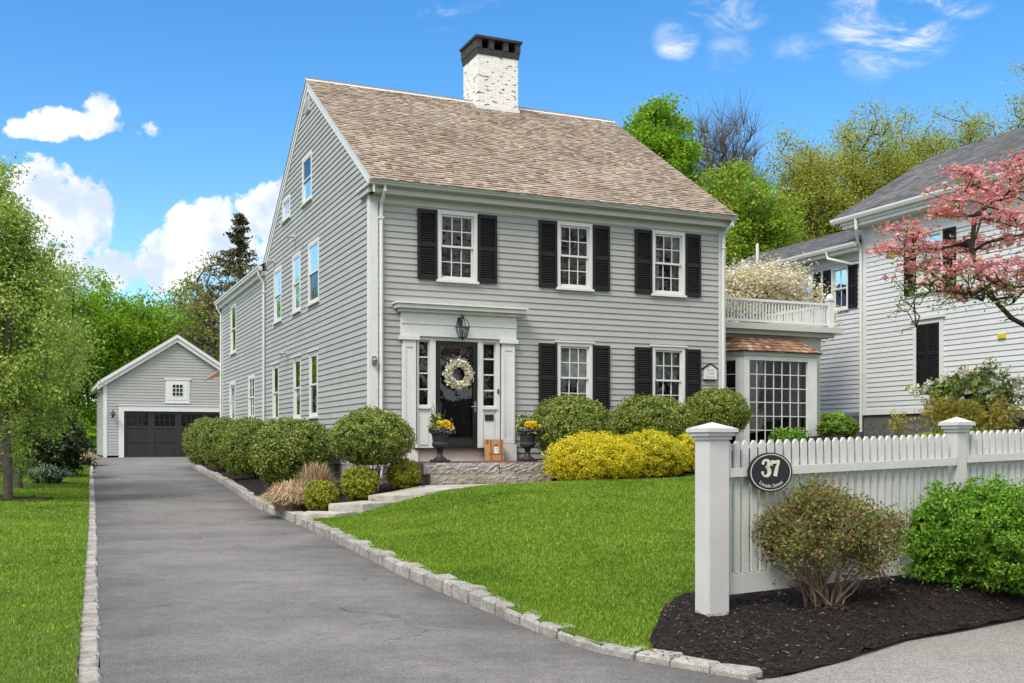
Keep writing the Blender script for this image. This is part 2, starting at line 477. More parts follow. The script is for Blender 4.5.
class MB:
    """collects boxes, quads, lathes and tubes in local (t, s, Z) coordinates"""

    def __init__(s, zb=0.0):
        s.v, s.f, s.zb = [], [], zb

    def add(s, vs, fs):
        n = len(s.v)
        s.v += [tuple(p) for p in vs]; s.f += [tuple(i + n for i in q) for q in fs]

    def box(s, M, x0, x1, o0, o1, z0, z1):
        P = [M(x, o, z) for z in (z0, z1) for o in (o0, o1) for x in (x0, x1)]
        s.add(P, [(0, 1, 3, 2), (4, 6, 7, 5), (0, 4, 5, 1), (1, 5, 7, 3), (3, 7, 6, 2), (2, 6, 4, 0)])

    def prism(s, poly, d):
        """poly: list of 3d points, extruded by vector d"""
        n = len(poly); q = [tuple(np.add(p, d)) for p in poly]
        s.add(list(poly) + q, [tuple(range(n)), tuple(range(2 * n - 1, n - 1, -1))] + [(i, i + n, (i + 1) % n + n, (i + 1) % n) for i in range(n)])

    def quad(s, a, b, c, d):
        s.add([a, b, c, d], [(0, 1, 2, 3)])

    def tube(s, pts, r, k=6, cap=True):
        pts = [Vector(p) for p in pts]
        rs = r if isinstance(r, (list, tuple)) else [r] * len(pts)
        rings = []
        for i, p in enumerate(pts):
            d = (pts[min(i + 1, len(pts) - 1)] - pts[max(i - 1, 0)]).normalized()
            a = d.cross(Vector((0, 0, 1)) if abs(d.z) < .95 else Vector((1, 0, 0))).normalized(); b = d.cross(a)
            rings.append([p + (a * math.cos(q) + b * math.sin(q)) * rs[i] for q in [2 * math.pi * j / k for j in range(k)]])
        n = len(s.v); s.v += [tuple(p) for r_ in rings for p in r_]
        for i in range(len(pts) - 1):
            for j in range(k):
                s.f.append((n + i * k + j, n + i * k + (j + 1) % k, n + (i + 1) * k + (j + 1) % k, n + (i + 1) * k + j))
        if cap:
            s.f.append(tuple(n + j for j in range(k))); s.f.append(tuple(n + (len(pts) - 1) * k + j for j in range(k)))

    def lathe(s, prof, c=(0, 0, 0), k=24):
        n = len(s.v)
        for r, z in prof:
            for j in range(k):
                q = 2 * math.pi * j / k
                s.v.append((c[0] + r * math.cos(q), c[1] + r * math.sin(q), c[2] + z))
        for i in range(len(prof) - 1):
            for j in range(k):
                s.f.append((n + i * k + j, n + i * k + (j + 1) % k, n + (i + 1) * k + (j + 1) % k, n + (i + 1) * k + j))
        s.f.append(tuple(n + j for j in range(k))[::-1]); s.f.append(tuple(n + (len(prof) - 1) * k + j for j in range(k)))

    def build(s, name, mat, parent=None, smooth=False, bevel=0.0):
        me = bpy.data.meshes.new(name)
        me.from_pydata([(a, b, c - s.zb) for a, b, c in s.v], [], s.f)
        bm = bmesh.new(); bm.from_mesh(me)
        bmesh.ops.recalc_face_normals(bm, faces=bm.faces)
        if bevel: bmesh.ops.bevel(bm, geom=list(bm.edges), offset=bevel, segments=2, affect='EDGES', clamp_overlap=True)
        bm.to_mesh(me); bm.free()
        if smooth:
            for p in me.polygons: p.use_smooth = True
        me.materials.append(mat)
        o = bpy.data.objects.new(name, me); COL.objects.link(o)
        if parent: o.parent = parent
        return o


def copy_tree(o, parent=None):
    c = o.copy(); COL.objects.link(c); c.parent = parent
    for ch in list(o.children): copy_tree(ch, c)
    return c


def ss(a, b, x):
    q = np.clip((np.asarray(x, dtype=float) - a) / (b - a), 0, 1)
    return q * q * (3 - 2 * q)


def to_ts(x, y):
    dx, dy = np.asarray(x, float) - C0[0], np.asarray(y, float) - C0[1]
    return dx * U[0] + dy * U[1], dx * V[0] + dy * V[1]


def to_xy(t, s):
    return C0[0] + t * U[0] + s * V[0], C0[1] + t * U[1] + s * V[1]


def px_t(px, t):
    """s on the line t = const (house coordinates) that stands at picture column px"""
    r = (px - 512) / F; p = C0 + t * U
    return (r * p[1] - p[0]) / (V[0] - r * V[1])


def px_s(px, s):
    r = (px - 512) / F; p = C0 + s * V
    return (r * p[1] - p[0]) / (U[0] - r * U[1])


# drive edges as curves (x, y), near to far
LEFT_E = [(-1.1, 2.9), (-2.23, 5.75), (-3.59, 9.2), (-6.5, 16.6), (-12.5, 31.7), (-16.2, 41.0), (-20.1, 51.2)]
RIGHT_LAWN = [(1.30, 5.82), (1.12, 6.0), (.80, 6.28), (.52, 6.6), (.23, 7.15), (-.21, 8.21), (-1.19, 10.69), (-2.3, 13.9), (-3.36, 16.8)]
RIGHT_BED = [(-3.53, 17.2), (-4.85, 20.25), (-8.0, 29.1), (-11.9, 39.5)]
RIGHT_ALL = RIGHT_LAWN + RIGHT_BED


def interp_x(curve, y):
    ys = np.array([p[1] for p in curve]); xs = np.array([p[0] for p in curve])
    return np.interp(y, ys, xs)


def zdrive(y):
    y = np.asarray(y, float)
    q = np.maximum(0, y - 15)
    return .0182 * (q - 2.5 * (1 - np.exp(-q / 2.5)))


def T(x, y):
    """height of the land beside the drive"""
    x = np.asarray(x, float); y = np.asarray(y, float)
    t, s = to_ts(x, y)
    zd = zdrive(np.minimum(y, 60))
    dr = x - interp_x(RIGHT_ALL, y)          # right of the drive
    dl = interp_x(LEFT_E, y) - x             # left of the drive
    base = .12 + .385 * ss(-13.6, -3.0, s)
    base = np.maximum(base, zd + .13)
    w = ss(0.05, 3.4, dr)
    near = ss(4.8, 7.0, y)
    zr = (1 - w) * (zd + .092 * (.42 + .58 * ss(6.0, 9.0, y)) * near) + w * base
    zr = zr + .022 * np.clip(t + 1.5, 0, 5) * ss(0, 1, dr) * near + 1.02 * ss(4.6, 13.5, t) * ss(-13, -3, s)
    ex = np.array([-3, 1.25, 1.55, 2.0, 2.62, 3.1, 3.75, 5.2, 9, 25, 90]); ey = np.array([4.2, 5.78, 5.93, 6.33, 6.98, 7.3, 7.8, 8.7, 10.9, 18.5, 49])
    zr = zr * ss(-.05, .55, y - np.interp(x, ex, ey))
    zl = zd + .03 + .03 * np.clip(dl, 0, 8)
    return np.where(dr > 0, zr, np.where(dl > 0, zl, zd))


def curve_pts(curve, step):
    p = np.array(curve, float); d = np.r_[0, np.cumsum(np.hypot(*np.diff(p, axis=0).T))]
    n = max(2, int(d[-1] / step) + 1); q = np.linspace(0, d[-1], n)
    # Catmull style smoothing through dense cubic of the polyline
    xs = np.interp(q, d, p[:, 0]); ys = np.interp(q, d, p[:, 1])
    k = max(1, int(.6 / step)); ker = np.hanning(2 * k + 3)[1:-1]; ker /= ker.sum()
    for a in (xs, ys):
        e = np.r_[2 * a[0] - a[k:0:-1], a, 2 * a[-1] - a[-2:-k - 2:-1]]
        a[:] = np.convolve(e, ker, 'valid')[:n]
    return np.c_[xs, ys]


def in_poly(P, poly):
    x, y = P[:, 0], P[:, 1]; ins = np.zeros(len(P), bool); n = len(poly); j = n - 1
    for i in range(n):
        xi, yi = poly[i]; xj, yj = poly[j]
        c = ((yi > y) != (yj > y)) & (x < (xj - xi) * (y - yi) / (yj - yi + 1e-12) + xi)
        ins ^= c; j = i
    return ins


def sheet(name, poly, zf, step, mat, jitter=0.0, dz=0.0):
    poly = [tuple(map(float, p)) for p in poly]
    b = []
    n = len(poly)
    for i in range(n):
        a, c = np.array(poly[i]), np.array(poly[(i + 1) % n]); m = max(1, int(np.hypot(*(c - a)) / step))
        b += [tuple(a + (c - a) * k / m) for k in range(m)]
    P = np.array(b); lo, hi = P.min(0), P.max(0)
    gx, gy = np.meshgrid(np.arange(lo[0], hi[0], step), np.arange(lo[1], hi[1], step))
    G = np.c_[gx.ravel(), gy.ravel()] + .13 * step
    G = G[in_poly(G, b)]
    vs = [Vector(p) for p in b] + [Vector(p) for p in G]
    ed = [(i, (i + 1) % len(b)) for i in range(len(b))]
    ov, oe, of, *_ = delaunay_2d_cdt(vs, ed, [], 1, 1e-5)
    X = np.array([[p.x, p.y] for p in ov])
    Z = zf(X[:, 0], X[:, 1]) + dz
    if jitter: Z = Z + np.random.default_rng(3).normal(0, jitter, len(Z))
    tri = [f for f in of if len(f) == 3]
    return np_mesh(name, np.c_[X, Z], tri, mat, smooth=True)


# ------------------------------------------------------------------ ground
def build_ground():
    # open land to the horizon
    xs = np.unique(np.r_[np.linspace(-900, -70, 16), np.linspace(-60, -26, 12), np.linspace(-25, 30, 90), np.linspace(34, 80, 12), np.linspace(100, 900, 14)])
    ys = np.unique(np.r_[np.linspace(-600, -40, 10), np.linspace(-30, 0, 12), np.linspace(0.5, 60, 110), np.linspace(64, 120, 14), np.linspace(150, 1500, 14)])
    X, Y = np.meshgrid(xs, ys)
    Z = T(X, np.clip(Y, 0, 70)) - .2
    t, s = to_ts(X, Y)
    n, m = X.shape
    idx = np.arange(n * m).reshape(n, m)
    f = np.c_[idx[:-1, :-1].ravel(), idx[:-1, 1:].ravel(), idx[1:, 1:].ravel(), idx[1:, :-1].ravel()]
    tag(np_mesh('ground', np.c_[X.ravel(), Y.ravel(), Z.ravel()], f, EARTH, smooth=True), kind='structure')
    # street pavement in front (its edge runs along the mulch bed)
    edge = [(1.30, 5.80), (1.55, 5.93), (2.0, 6.33), (2.62, 6.98), (3.1, 7.3), (3.75, 7.8), (5.2, 8.7), (9, 10.9), (25, 18.5)]
    poly = [(x - .1, y + .22) for x, y in edge[1:]]
    poly = [edge[0]] + poly + [(40, 14), (40, -12), (-40, -12), (-40, 1.5), (-1.3, 2.6), (.9, 4.9)]
    tag(sheet('street_pavement', poly, lambda x, y: 0 * x, .6, PAVE, dz=-.012), kind='structure')
    # driveway
    re = [(1.34, 5.78)] + RIGHT_ALL[1:] + [(-12.6, 42.6), (-12.0, 46), (-13.3, 52.8)]
    poly = LEFT_E[:-1] + [(-20.0, 50.5), (-18.6, 51.6)] + re[::-1] + [(.9, 4.9)]
    dw = tag(sheet('driveway', poly, lambda x, y: zdrive(y), .22, ASPHALT), kind='structure') or bpy.data.objects['driveway']
    co = np.empty(len(dw.data.vertices) * 3); dw.data.vertices.foreach_get('co', co); co = co.reshape(-1, 3)
    ed = np.minimum(co[:, 0] - interp_x(LEFT_E, co[:, 1]), interp_x(RIGHT_ALL, co[:, 1]) - co[:, 0])
    at = dw.data.attributes.new('verge', 'FLOAT', 'POINT'); at.data.foreach_set('value', np.clip(ed, 0, 2).astype(np.float32))
    # lawns
    def inner(off):
        q = np.array(RIGHT_LAWN[2:-1] + [(-3.27, 16.5)]); d = np.gradient(q, axis=0); d /= np.linalg.norm(d, axis=1)[:, None]
        return [tuple(a) for a in q + np.c_[d[:, 1], -d[:, 0]] * off]
    lawn = inner(.02)
    top = [(-2.9, 16.6), (-2.4, 16.75), (-2.0, 17.22), (-1.5, 17.42), (-1.0, 17.62), (-.6, 17.92), (-.2, 18.35), (.3, 18.72), (1.0, 18.98), (2.0, 19.5), (3.0, 20.1), (4.6, 21.0), (6.2, 21.7), (9.5, 23.0), (13.5, 24.5),
           (15.6, 22.0), (11.0, 13.6), (7.4, 11.1), (3.5, 9.1), (2.2, 8.45), (1.75, 8.3), (1.35, 8.25), (1.10, 7.75), (.96, 7.0), (.86, 6.62)]
    RL = lawn + top
    tag(sheet('front_lawn', RL, T, .35, SOIL, dz=.012), kind='structure')
    le = [(x - .135, y) for x, y in LEFT_E]
    le = [(-1.2, 2.9)] + le[1:6] + [(-17.2, 43.0)]
    LL = le + [(-19.5, 44), (-21.5, 40), (-20, 31), (-19, 26), (-14, 14), (-9, 3)]
    tag(sheet('side_lawn', LL, T, .5, SOIL, dz=.012), kind='structure')
    # mulch beds
    front = [(1.30, 5.84), (1.55, 5.97), (2.0, 6.37), (2.62, 7.02), (3.1, 7.34), (3.75, 7.84), (5.2, 8.74), (9, 10.94), (13, 12.8),
             (11.0, 13.6), (7.4, 11.1), (3.5, 9.1), (2.2, 8.45), (1.75, 8.3), (1.35, 8.25), (1.10, 7.75), (.96, 7.0), (.86, 6.62), (.82, 6.28), (1.12, 6.01)]

    def mound(x, y):
        q = np.array([(1.30, 5.84), (2.0, 6.37), (3.1, 7.34), (5.2, 8.74), (9, 10.94), (40, 30)])
        e = ss(-.02, .45, y - np.interp(x, q[:, 0], q[:, 1])) * ss(.0, .35, x - interp_x(RIGHT_ALL, y) - .1)
        return T(x, y) + (.025 * np.sin(x * 5.1) * np.sin(y * 4.3) + .035) * e + .004
    tag(sheet('front_mulch_bed', front, mound, .12, MULCH, .008), kind='structure')
    hb = [(-3.37, 17.2), (-4.70, 20.25), (-7.86, 29.1), (-11.75, 39.4)]
    pk = [to_xy(-.02, 21), to_xy(-.02, 8), to_xy(-.02, 0.0), to_xy(.62, -.02), to_xy(.62, -1.7), to_xy(.5, -1.9), (-1.55, 18.75), (-2.2, 18.05), (-2.75, 17.5)]
    tag(sheet('driveway_mulch_bed', hb + [(-11.5, 40.0)] + pk, T, .25, MULCH, .012, dz=.03), kind='structure')
    fb = [(1.0, 18.96), (2.0, 19.56), (3.0, 20.06), (4.6, 20.96), (6.2, 21.66), to_xy(11.5, -.3), to_xy(11.5, .4), to_xy(8.2, 1.0), to_xy(8.2, .02), to_xy(3.1, .02), to_xy(3.1, -1.55)]
    tag(sheet('foundation_mulch_bed', fb, T, .25, MULCH, .012, dz=.03), kind='structure')
    ring = [(-10.2 + .85 * math.cos(a), 21.6 + .75 * math.sin(a)) for a in np.linspace(0, 2 * math.pi, 18)[:-1]]
    tag(sheet('tree_mulch_ring', ring, lambda x, y: T(x, y) + .03, .2, MULCH, .01), kind='structure')
    rng = np.random.default_rng(5)

    def chips(name, poly, zf, n, size):
        P = np.array(poly); lo, hi = P.min(0), P.max(0)
        hi = np.minimum(hi, (9, 40))
        Q = rng.uniform(lo, hi, (n * 3, 2)); Q = Q[in_poly(Q, poly)][:n]
        k = len(Q); z = zf(Q[:, 0], Q[:, 1])
        c = np.c_[Q, z + rng.uniform(.0, .03, k)]
        leaves_from(name, c, rng, size, size * .38, CHIPS, None, flat=.75, kind='stuff')
    chips('front_bark_chips', front, lambda x, y: mound(x, y), 26000, .032)
    rim = [(x - .02, y - .10) for x, y in front[:8]] + [(x - .05, y + .12) for x, y in front[:8]][::-1]
    chips('strewn_bark_chips', rim, lambda x, y: np.maximum(mound(x, y), 0), 900, .022)
    chips('driveway_bark_chips', hb + [(-11.5, 40.0)] + pk, lambda x, y: T(x, y) + .03, 9000, .06)
    # grass blades
    def blades(name, poly, n, ymax):
        P = np.array(poly); lo, hi = P.min(0), np.minimum(P.max(0), (99, ymax))
        Q = rng.uniform(lo, hi, (n * 7, 2))
        keep = rng.random(len(Q)) < np.clip((8.5 / np.maximum(Q[:, 1], 3)) ** 1.25, 0, 1)
        Q = Q[keep]; Q = Q[in_poly(Q, poly)][:n]; k = len(Q)
        D = Q[:, 1]
        h = rng.uniform(.012, .034, k) * (1 + .008 * D); wd = .0024 + .0005 * D
        a = rng.uniform(0, 2 * math.pi, k)
        base = np.c_[Q, T(Q[:, 0], Q[:, 1]) + .008]
        dx = np.c_[np.cos(a), np.sin(a), np.zeros(k)] * wd[:, None]
        la = rng.uniform(0, 2 * math.pi, k); ln = rng.uniform(.1, .95, k) * h
        tip = base + np.c_[np.cos(la) * ln, np.sin(la) * ln, h]
        v = np.stack([base - dx, base + dx, tip], 1).reshape(-1, 3)
        tag(np_mesh(name, v, np.arange(3 * k).reshape(-1, 3), GRASS), kind='stuff')
    grow = inner(.075) + top
    blades('front_lawn_grass', grow, 460000, 25)
    LL2 = [(x + .01, y) for x, y in le] + LL[len(le):]
    blades('side_lawn_grass', LL2, 300000, 44)
    # cobble curbs: irregular stones set end to end
    def curb(name, curve, wid, top, side, step, zextra=0.0, sunk=.1, fade=False):
        p = curve_pts(curve, .05)
        d = np.r_[0, np.cumsum(np.hypot(*np.diff(p, axis=0).T))]
        r2 = random.Random(hash(name) % 1000 if False else len(name)); q = 0.0; m = MB()
        while q < d[-1] - .05:
            ln = step * r2.uniform(.75, 1.25); e = min(q + ln - .012, d[-1])
            a = np.array([np.interp(q, d, p[:, i]) for i in (0, 1)]); b = np.array([np.interp(e, d, p[:, i]) for i in (0, 1)])
            dr = (b - a) / max(1e-6, np.hypot(*(b - a))); nn = np.array([-dr[1], dr[0]]) * side
            w0 = wid * r2.uniform(.86, 1.12); f0 = r2.uniform(-.012, .012)
            zt = float(zdrive((a[1] + b[1]) / 2)) + top * r2.uniform(.86, 1.1) + zextra
            if fade: zt = float(zdrive(a[1])) + (top * r2.uniform(.86, 1.1)) * float(.45 + .55 * ss(6.0, 9.0, a[1]))
            zb = zt - top - sunk
            c = .015
            ring0 = [a + nn * f0, b + nn * f0, b + nn * w0, a + nn * w0]
            ring1 = [a + dr * c + nn * (f0 + c), b - dr * c + nn * (f0 + c), b - dr * c + nn * (w0 - c), a + dr * c + nn * (w0 - c)]
            jt = [r2.uniform(-.008, .008) for _ in range(4)]
            vs = [(*x, zb) for x in ring0] + [(*x, zt - .022) for x in ring0] + [(*x, zt + j) for x, j in zip(ring1, jt)]
            m.add(vs, [(0, 1, 5, 4), (1, 2, 6, 5), (2, 3, 7, 6), (3, 0, 4, 7), (4, 5, 9, 8), (5, 6, 10, 9), (6, 7, 11, 10), (7, 4, 8, 11), (8, 9, 10, 11)])
            q += ln
        tag(m.build(name, GRANITE), kind='structure')
    curb('lawn_curb', RIGHT_LAWN, .15, .125, -1, .26, fade=True)
    curb('bed_curb', RIGHT_BED, .19, .15, -1, .42)
    curb('left_curb', LEFT_E[:6] + [(-18.5, 47)], .145, .022, 1, .2, sunk=.12)


def leaves_from(name, c, rng, ln, wd, mat, parent, flat=0.0, out=None, kind=None, up=0.0):
    """one four cornered leaf per point; flat presses the leaf to the horizontal, out = preferred normals"""
    k = len(c)
    n = rng.normal(0, 1, (k, 3))
    if out is not None: n = n * .75 + out * 1.0
    if flat: n = n * (1 - flat) + np.array([0, 0, 1.0]) * flat * 1.6
    n /= np.linalg.norm(n, axis=1)[:, None] + 1e-9
    a = np.cross(n, rng.normal(0, 1, (k, 3))); a /= np.linalg.norm(a, axis=1)[:, None] + 1e-9
    b = np.cross(n, a)
    if up: a = a + np.array([0, 0, up]); a /= np.linalg.norm(a, axis=1)[:, None]
    sc = rng.uniform(.65, 1.3, k)[:, None]
    a = a * ln * .5 * sc; b = b * wd * .5 * sc
    fold = n * wd * .18 * sc
    v = np.stack([c - a, c + b + fold, c + a, c - b + fold], 1).reshape(-1, 3)
    o = np_mesh(name, v, np.arange(4 * k).reshape(-1, 4), mat, parent)
    if kind: o['kind'] = kind
    return o


# ------------------------------------------------------------------ vegetation
def tubes_np(name, P0, P1, R0, R1, mat, parent, k=5):
    P0, P1 = np.asarray(P0, float), np.asarray(P1, float); n = len(P0)
    d = P1 - P0; d /= np.linalg.norm(d, axis=1)[:, None] + 1e-9
    ref = np.where(np.abs(d[:, 2:3]) < .9, np.array([[0, 0, 1.0]]), np.array([[1.0, 0, 0]]))
    a = np.cross(d, ref); a /= np.linalg.norm(a, axis=1)[:, None]; b = np.cross(d, a)
    q = np.arange(k) * 2 * math.pi / k
    ring = a[:, None, :] * np.cos(q)[None, :, None] + b[:, None, :] * np.sin(q)[None, :, None]
    e = d * np.asarray(R1)[:, None] * .5
    v0 = (P0 - d * np.asarray(R0)[:, None] * .3)[:, None, :] + ring * np.asarray(R0)[:, None, None]
    v1 = (P1 + e)[:, None, :] + ring * np.asarray(R1)[:, None, None]
    v = np.concatenate([v0, v1], 1).reshape(-1, 3)
    j = np.arange(k); base = (np.arange(n) * 2 * k)[:, None]
    f = np.stack([base + j, base + (j + 1) % k, base + k + (j + 1) % k, base + k + j], 2).reshape(-1, 4)
    return np_mesh(name, v, f, mat, parent, smooth=True)


def grow(rng, pts, trunk, seg=.6, rtip=.012, power=.48, upbias=.5, wob=.12):
    """join every point to the nearest earlier wood; returns edges with radii and node directions"""
    nodes = [np.array(p, float) for p in trunk]; par = [-1] + list(range(len(trunk) - 1))
    axis = np.array(trunk[0])
    ax2 = np.array(trunk[-1])
    order = np.argsort([min(np.linalg.norm(p - q) for q in nodes) for p in pts])
    arr = np.array(nodes)
    tips = []
    for i in order:
        p = pts[i]
        dv_ = p - arr; ds = np.linalg.norm(dv_, axis=1)
        cost = ds + upbias * np.maximum(0, arr[:, 2] - p[2] + .25 * ds)
        j = int(np.argmin(cost)); q = arr[j]; L_ = ds[j]
        m = max(1, int(L_ / seg)); cur = j
        for k in range(1, m + 1):
            f = k / m
            x = q + (p - q) * f
            if k < m: x = x + rng.normal(0, wob * seg, 3) + np.array([0, 0, -.25 * math.sin(math.pi * f) * upbias * L_ * .25])
            nodes.append(x); par.append(cur); cur = len(nodes) - 1
        tips.append(cur); arr = np.array(nodes)
    cnt = np.zeros(len(nodes))
    for tnode in tips:
        cnt[tnode] += 1
    for i in range(len(nodes) - 1, 0, -1):
        if par[i] >= 0: cnt[par[i]] += cnt[i]
    rad = rtip * np.maximum(cnt, 1) ** power
    e = [(par[i], i) for i in range(1, len(nodes))]
    return np.array(nodes), e, rad, tips


def crown_points(rng, n, c, r, shape='egg', gap=.35, hollow=.45):
    out = []
    ph = rng.uniform(0, 6.28, 6)
    while len(out) < n:
        d = rng.normal(0, 1, 3); d /= np.linalg.norm(d)
        q = rng.random() ** hollow
        lump = 1 + .16 * math.sin(3 * d[0] + 4 * d[2] + ph[0]) + .14 * math.sin(5 * d[1] - 4 * d[2] + ph[1]) + .10 * math.sin(7 * d[0] * d[1] + 6 * d[2] + ph[2])
        p = d * q * lump
        if shape == 'cone':      # broad below, pointed above
            hh = (p[2] + 1) / 2
            k = 1.15 - .75 * max(0, hh)
            p[0] *= k; p[1] *= k
        if gap and math.sin(4.1 * p[0] + ph[3]) * math.sin(4.7 * p[2] + ph[4]) * math.sin(4.3 * p[1] + ph[5]) > 1 - gap * 1.6: continue
        out.append(np.array(c) + p * np.array(r))
    return out


def tree(name, label, cat, x, y, top, rx, rz, trunk_r, leaf, ln, per, npts, seed, group=None, bark=None, sig=.35, shape='egg', zc=None,
         rtip=.014, gap=.35, twigs=0, ry=None, flat=.38, leafname='crown', seg=.7, leaf2=None, frac2=.15, power=.48):
    """top = world height of the crown top; the crown is an egg of half sizes rx, ry, rz"""
    rng = np.random.default_rng(seed)
    zb = float(T(x, min(y, 60))) - .05
    e = empty(name, x, y, zb)
    H = top - zb
    c = (0, 0, H - rz if zc is None else zc)
    pts = crown_points(rng, npts, c, (rx, ry or rx, rz), shape, gap)
    th = max(.6, c[2] + rz * .35)
    n = max(3, int(th / .6))
    tr = [np.array([0.05 * math.sin(i * 1.3 + seed), .05 * math.cos(i * 1.7 + seed), th * i / n]) for i in range(n + 1)]
    nodes, ed, rad, tips = grow(rng, pts, tr, seg=seg, rtip=rtip, power=power)
    k = trunk_r / rad[0]
    if k > 1: rad = rad * (1 + (k - 1) * np.clip((rad / rad[0]), 0, 1))
    else: rad = np.minimum(rad, trunk_r)
    i0 = np.array([a for a, b in ed]); i1 = np.array([b for a, b in ed])
    P0, P1, R0, R1 = nodes[i0], nodes[i1], np.minimum(rad[i0], rad[i1] * 1.35), rad[i1]
    nt_ = len(tr) - 1
    R0[:nt_] = rad[i0][:nt_]; R1[:nt_] = rad[i1][:nt_]
    tubes_np('trunk', P0[:nt_], P1[:nt_], R0[:nt_], R1[:nt_], bark or BARK, e, 8)
    A0, A1, B0, B1 = P0[nt_:], P1[nt_:], R0[nt_:], R1[nt_:]
    if twigs:
        ti = rng.integers(nt_ + 1, len(nodes), twigs)
        s0 = nodes[ti]; dirn = s0 - np.array(c) * np.array([1, 1, .6]); dirn /= np.linalg.norm(dirn, axis=1)[:, None] + 1e-9
        dirn = dirn + rng.normal(0, .55, dirn.shape) + np.array([0, 0, .35]); dirn /= np.linalg.norm(dirn, axis=1)[:, None]
        l_ = rng.uniform(.35, 1.0, twigs)[:, None] * ln * 3
        A0 = np.r_[A0, s0, s0 + dirn * l_ * .5]
        mid = s0 + dirn * l_ * .5
        end = s0 + dirn * l_ + rng.normal(0, .12, s0.shape) * l_
        A1 = np.r_[A1, mid, end]; B0 = np.r_[B0, np.full(twigs, rtip * .8), np.full(twigs, rtip * .55)]; B1 = np.r_[B1, np.full(twigs, rtip * .55), np.full(twigs, rtip * .25)]
    tubes_np('limbs', A0, A1, B0, B1, bark or BARK, e, 5)
    if leaf is not None:
        tp = nodes[tips]
        cc = np.repeat(tp, per, 0) + rng.normal(0, 1, (len(tp) * per, 3)) * np.array([sig, sig, sig * .7])
        m = rng.random(len(cc)) < frac2 if leaf2 is not None else np.zeros(len(cc), bool)
        leaves_from(leafname, cc[~m], rng, ln, ln * .62, leaf, e, flat=flat)
        if leaf2 is not None: leaves_from('foliage', cc[m], rng, ln, ln * .5, leaf2, e, flat=flat)
    tag(e, label, cat, group)
    return e


def lump(d, ph, amp):
    return 1 + amp * (.5 * np.sin(4 * d[:, 0] + 3 * d[:, 2] + ph[0]) + .5 * np.sin(5 * d[:, 1] - 4 * d[:, 2] + ph[1]) + .35 * np.sin(9 * d[:, 0] + 8 * d[:, 1] + ph[2]) + .3 * np.sin(11 * d[:, 2] - 9 * d[:, 1] + ph[3]))


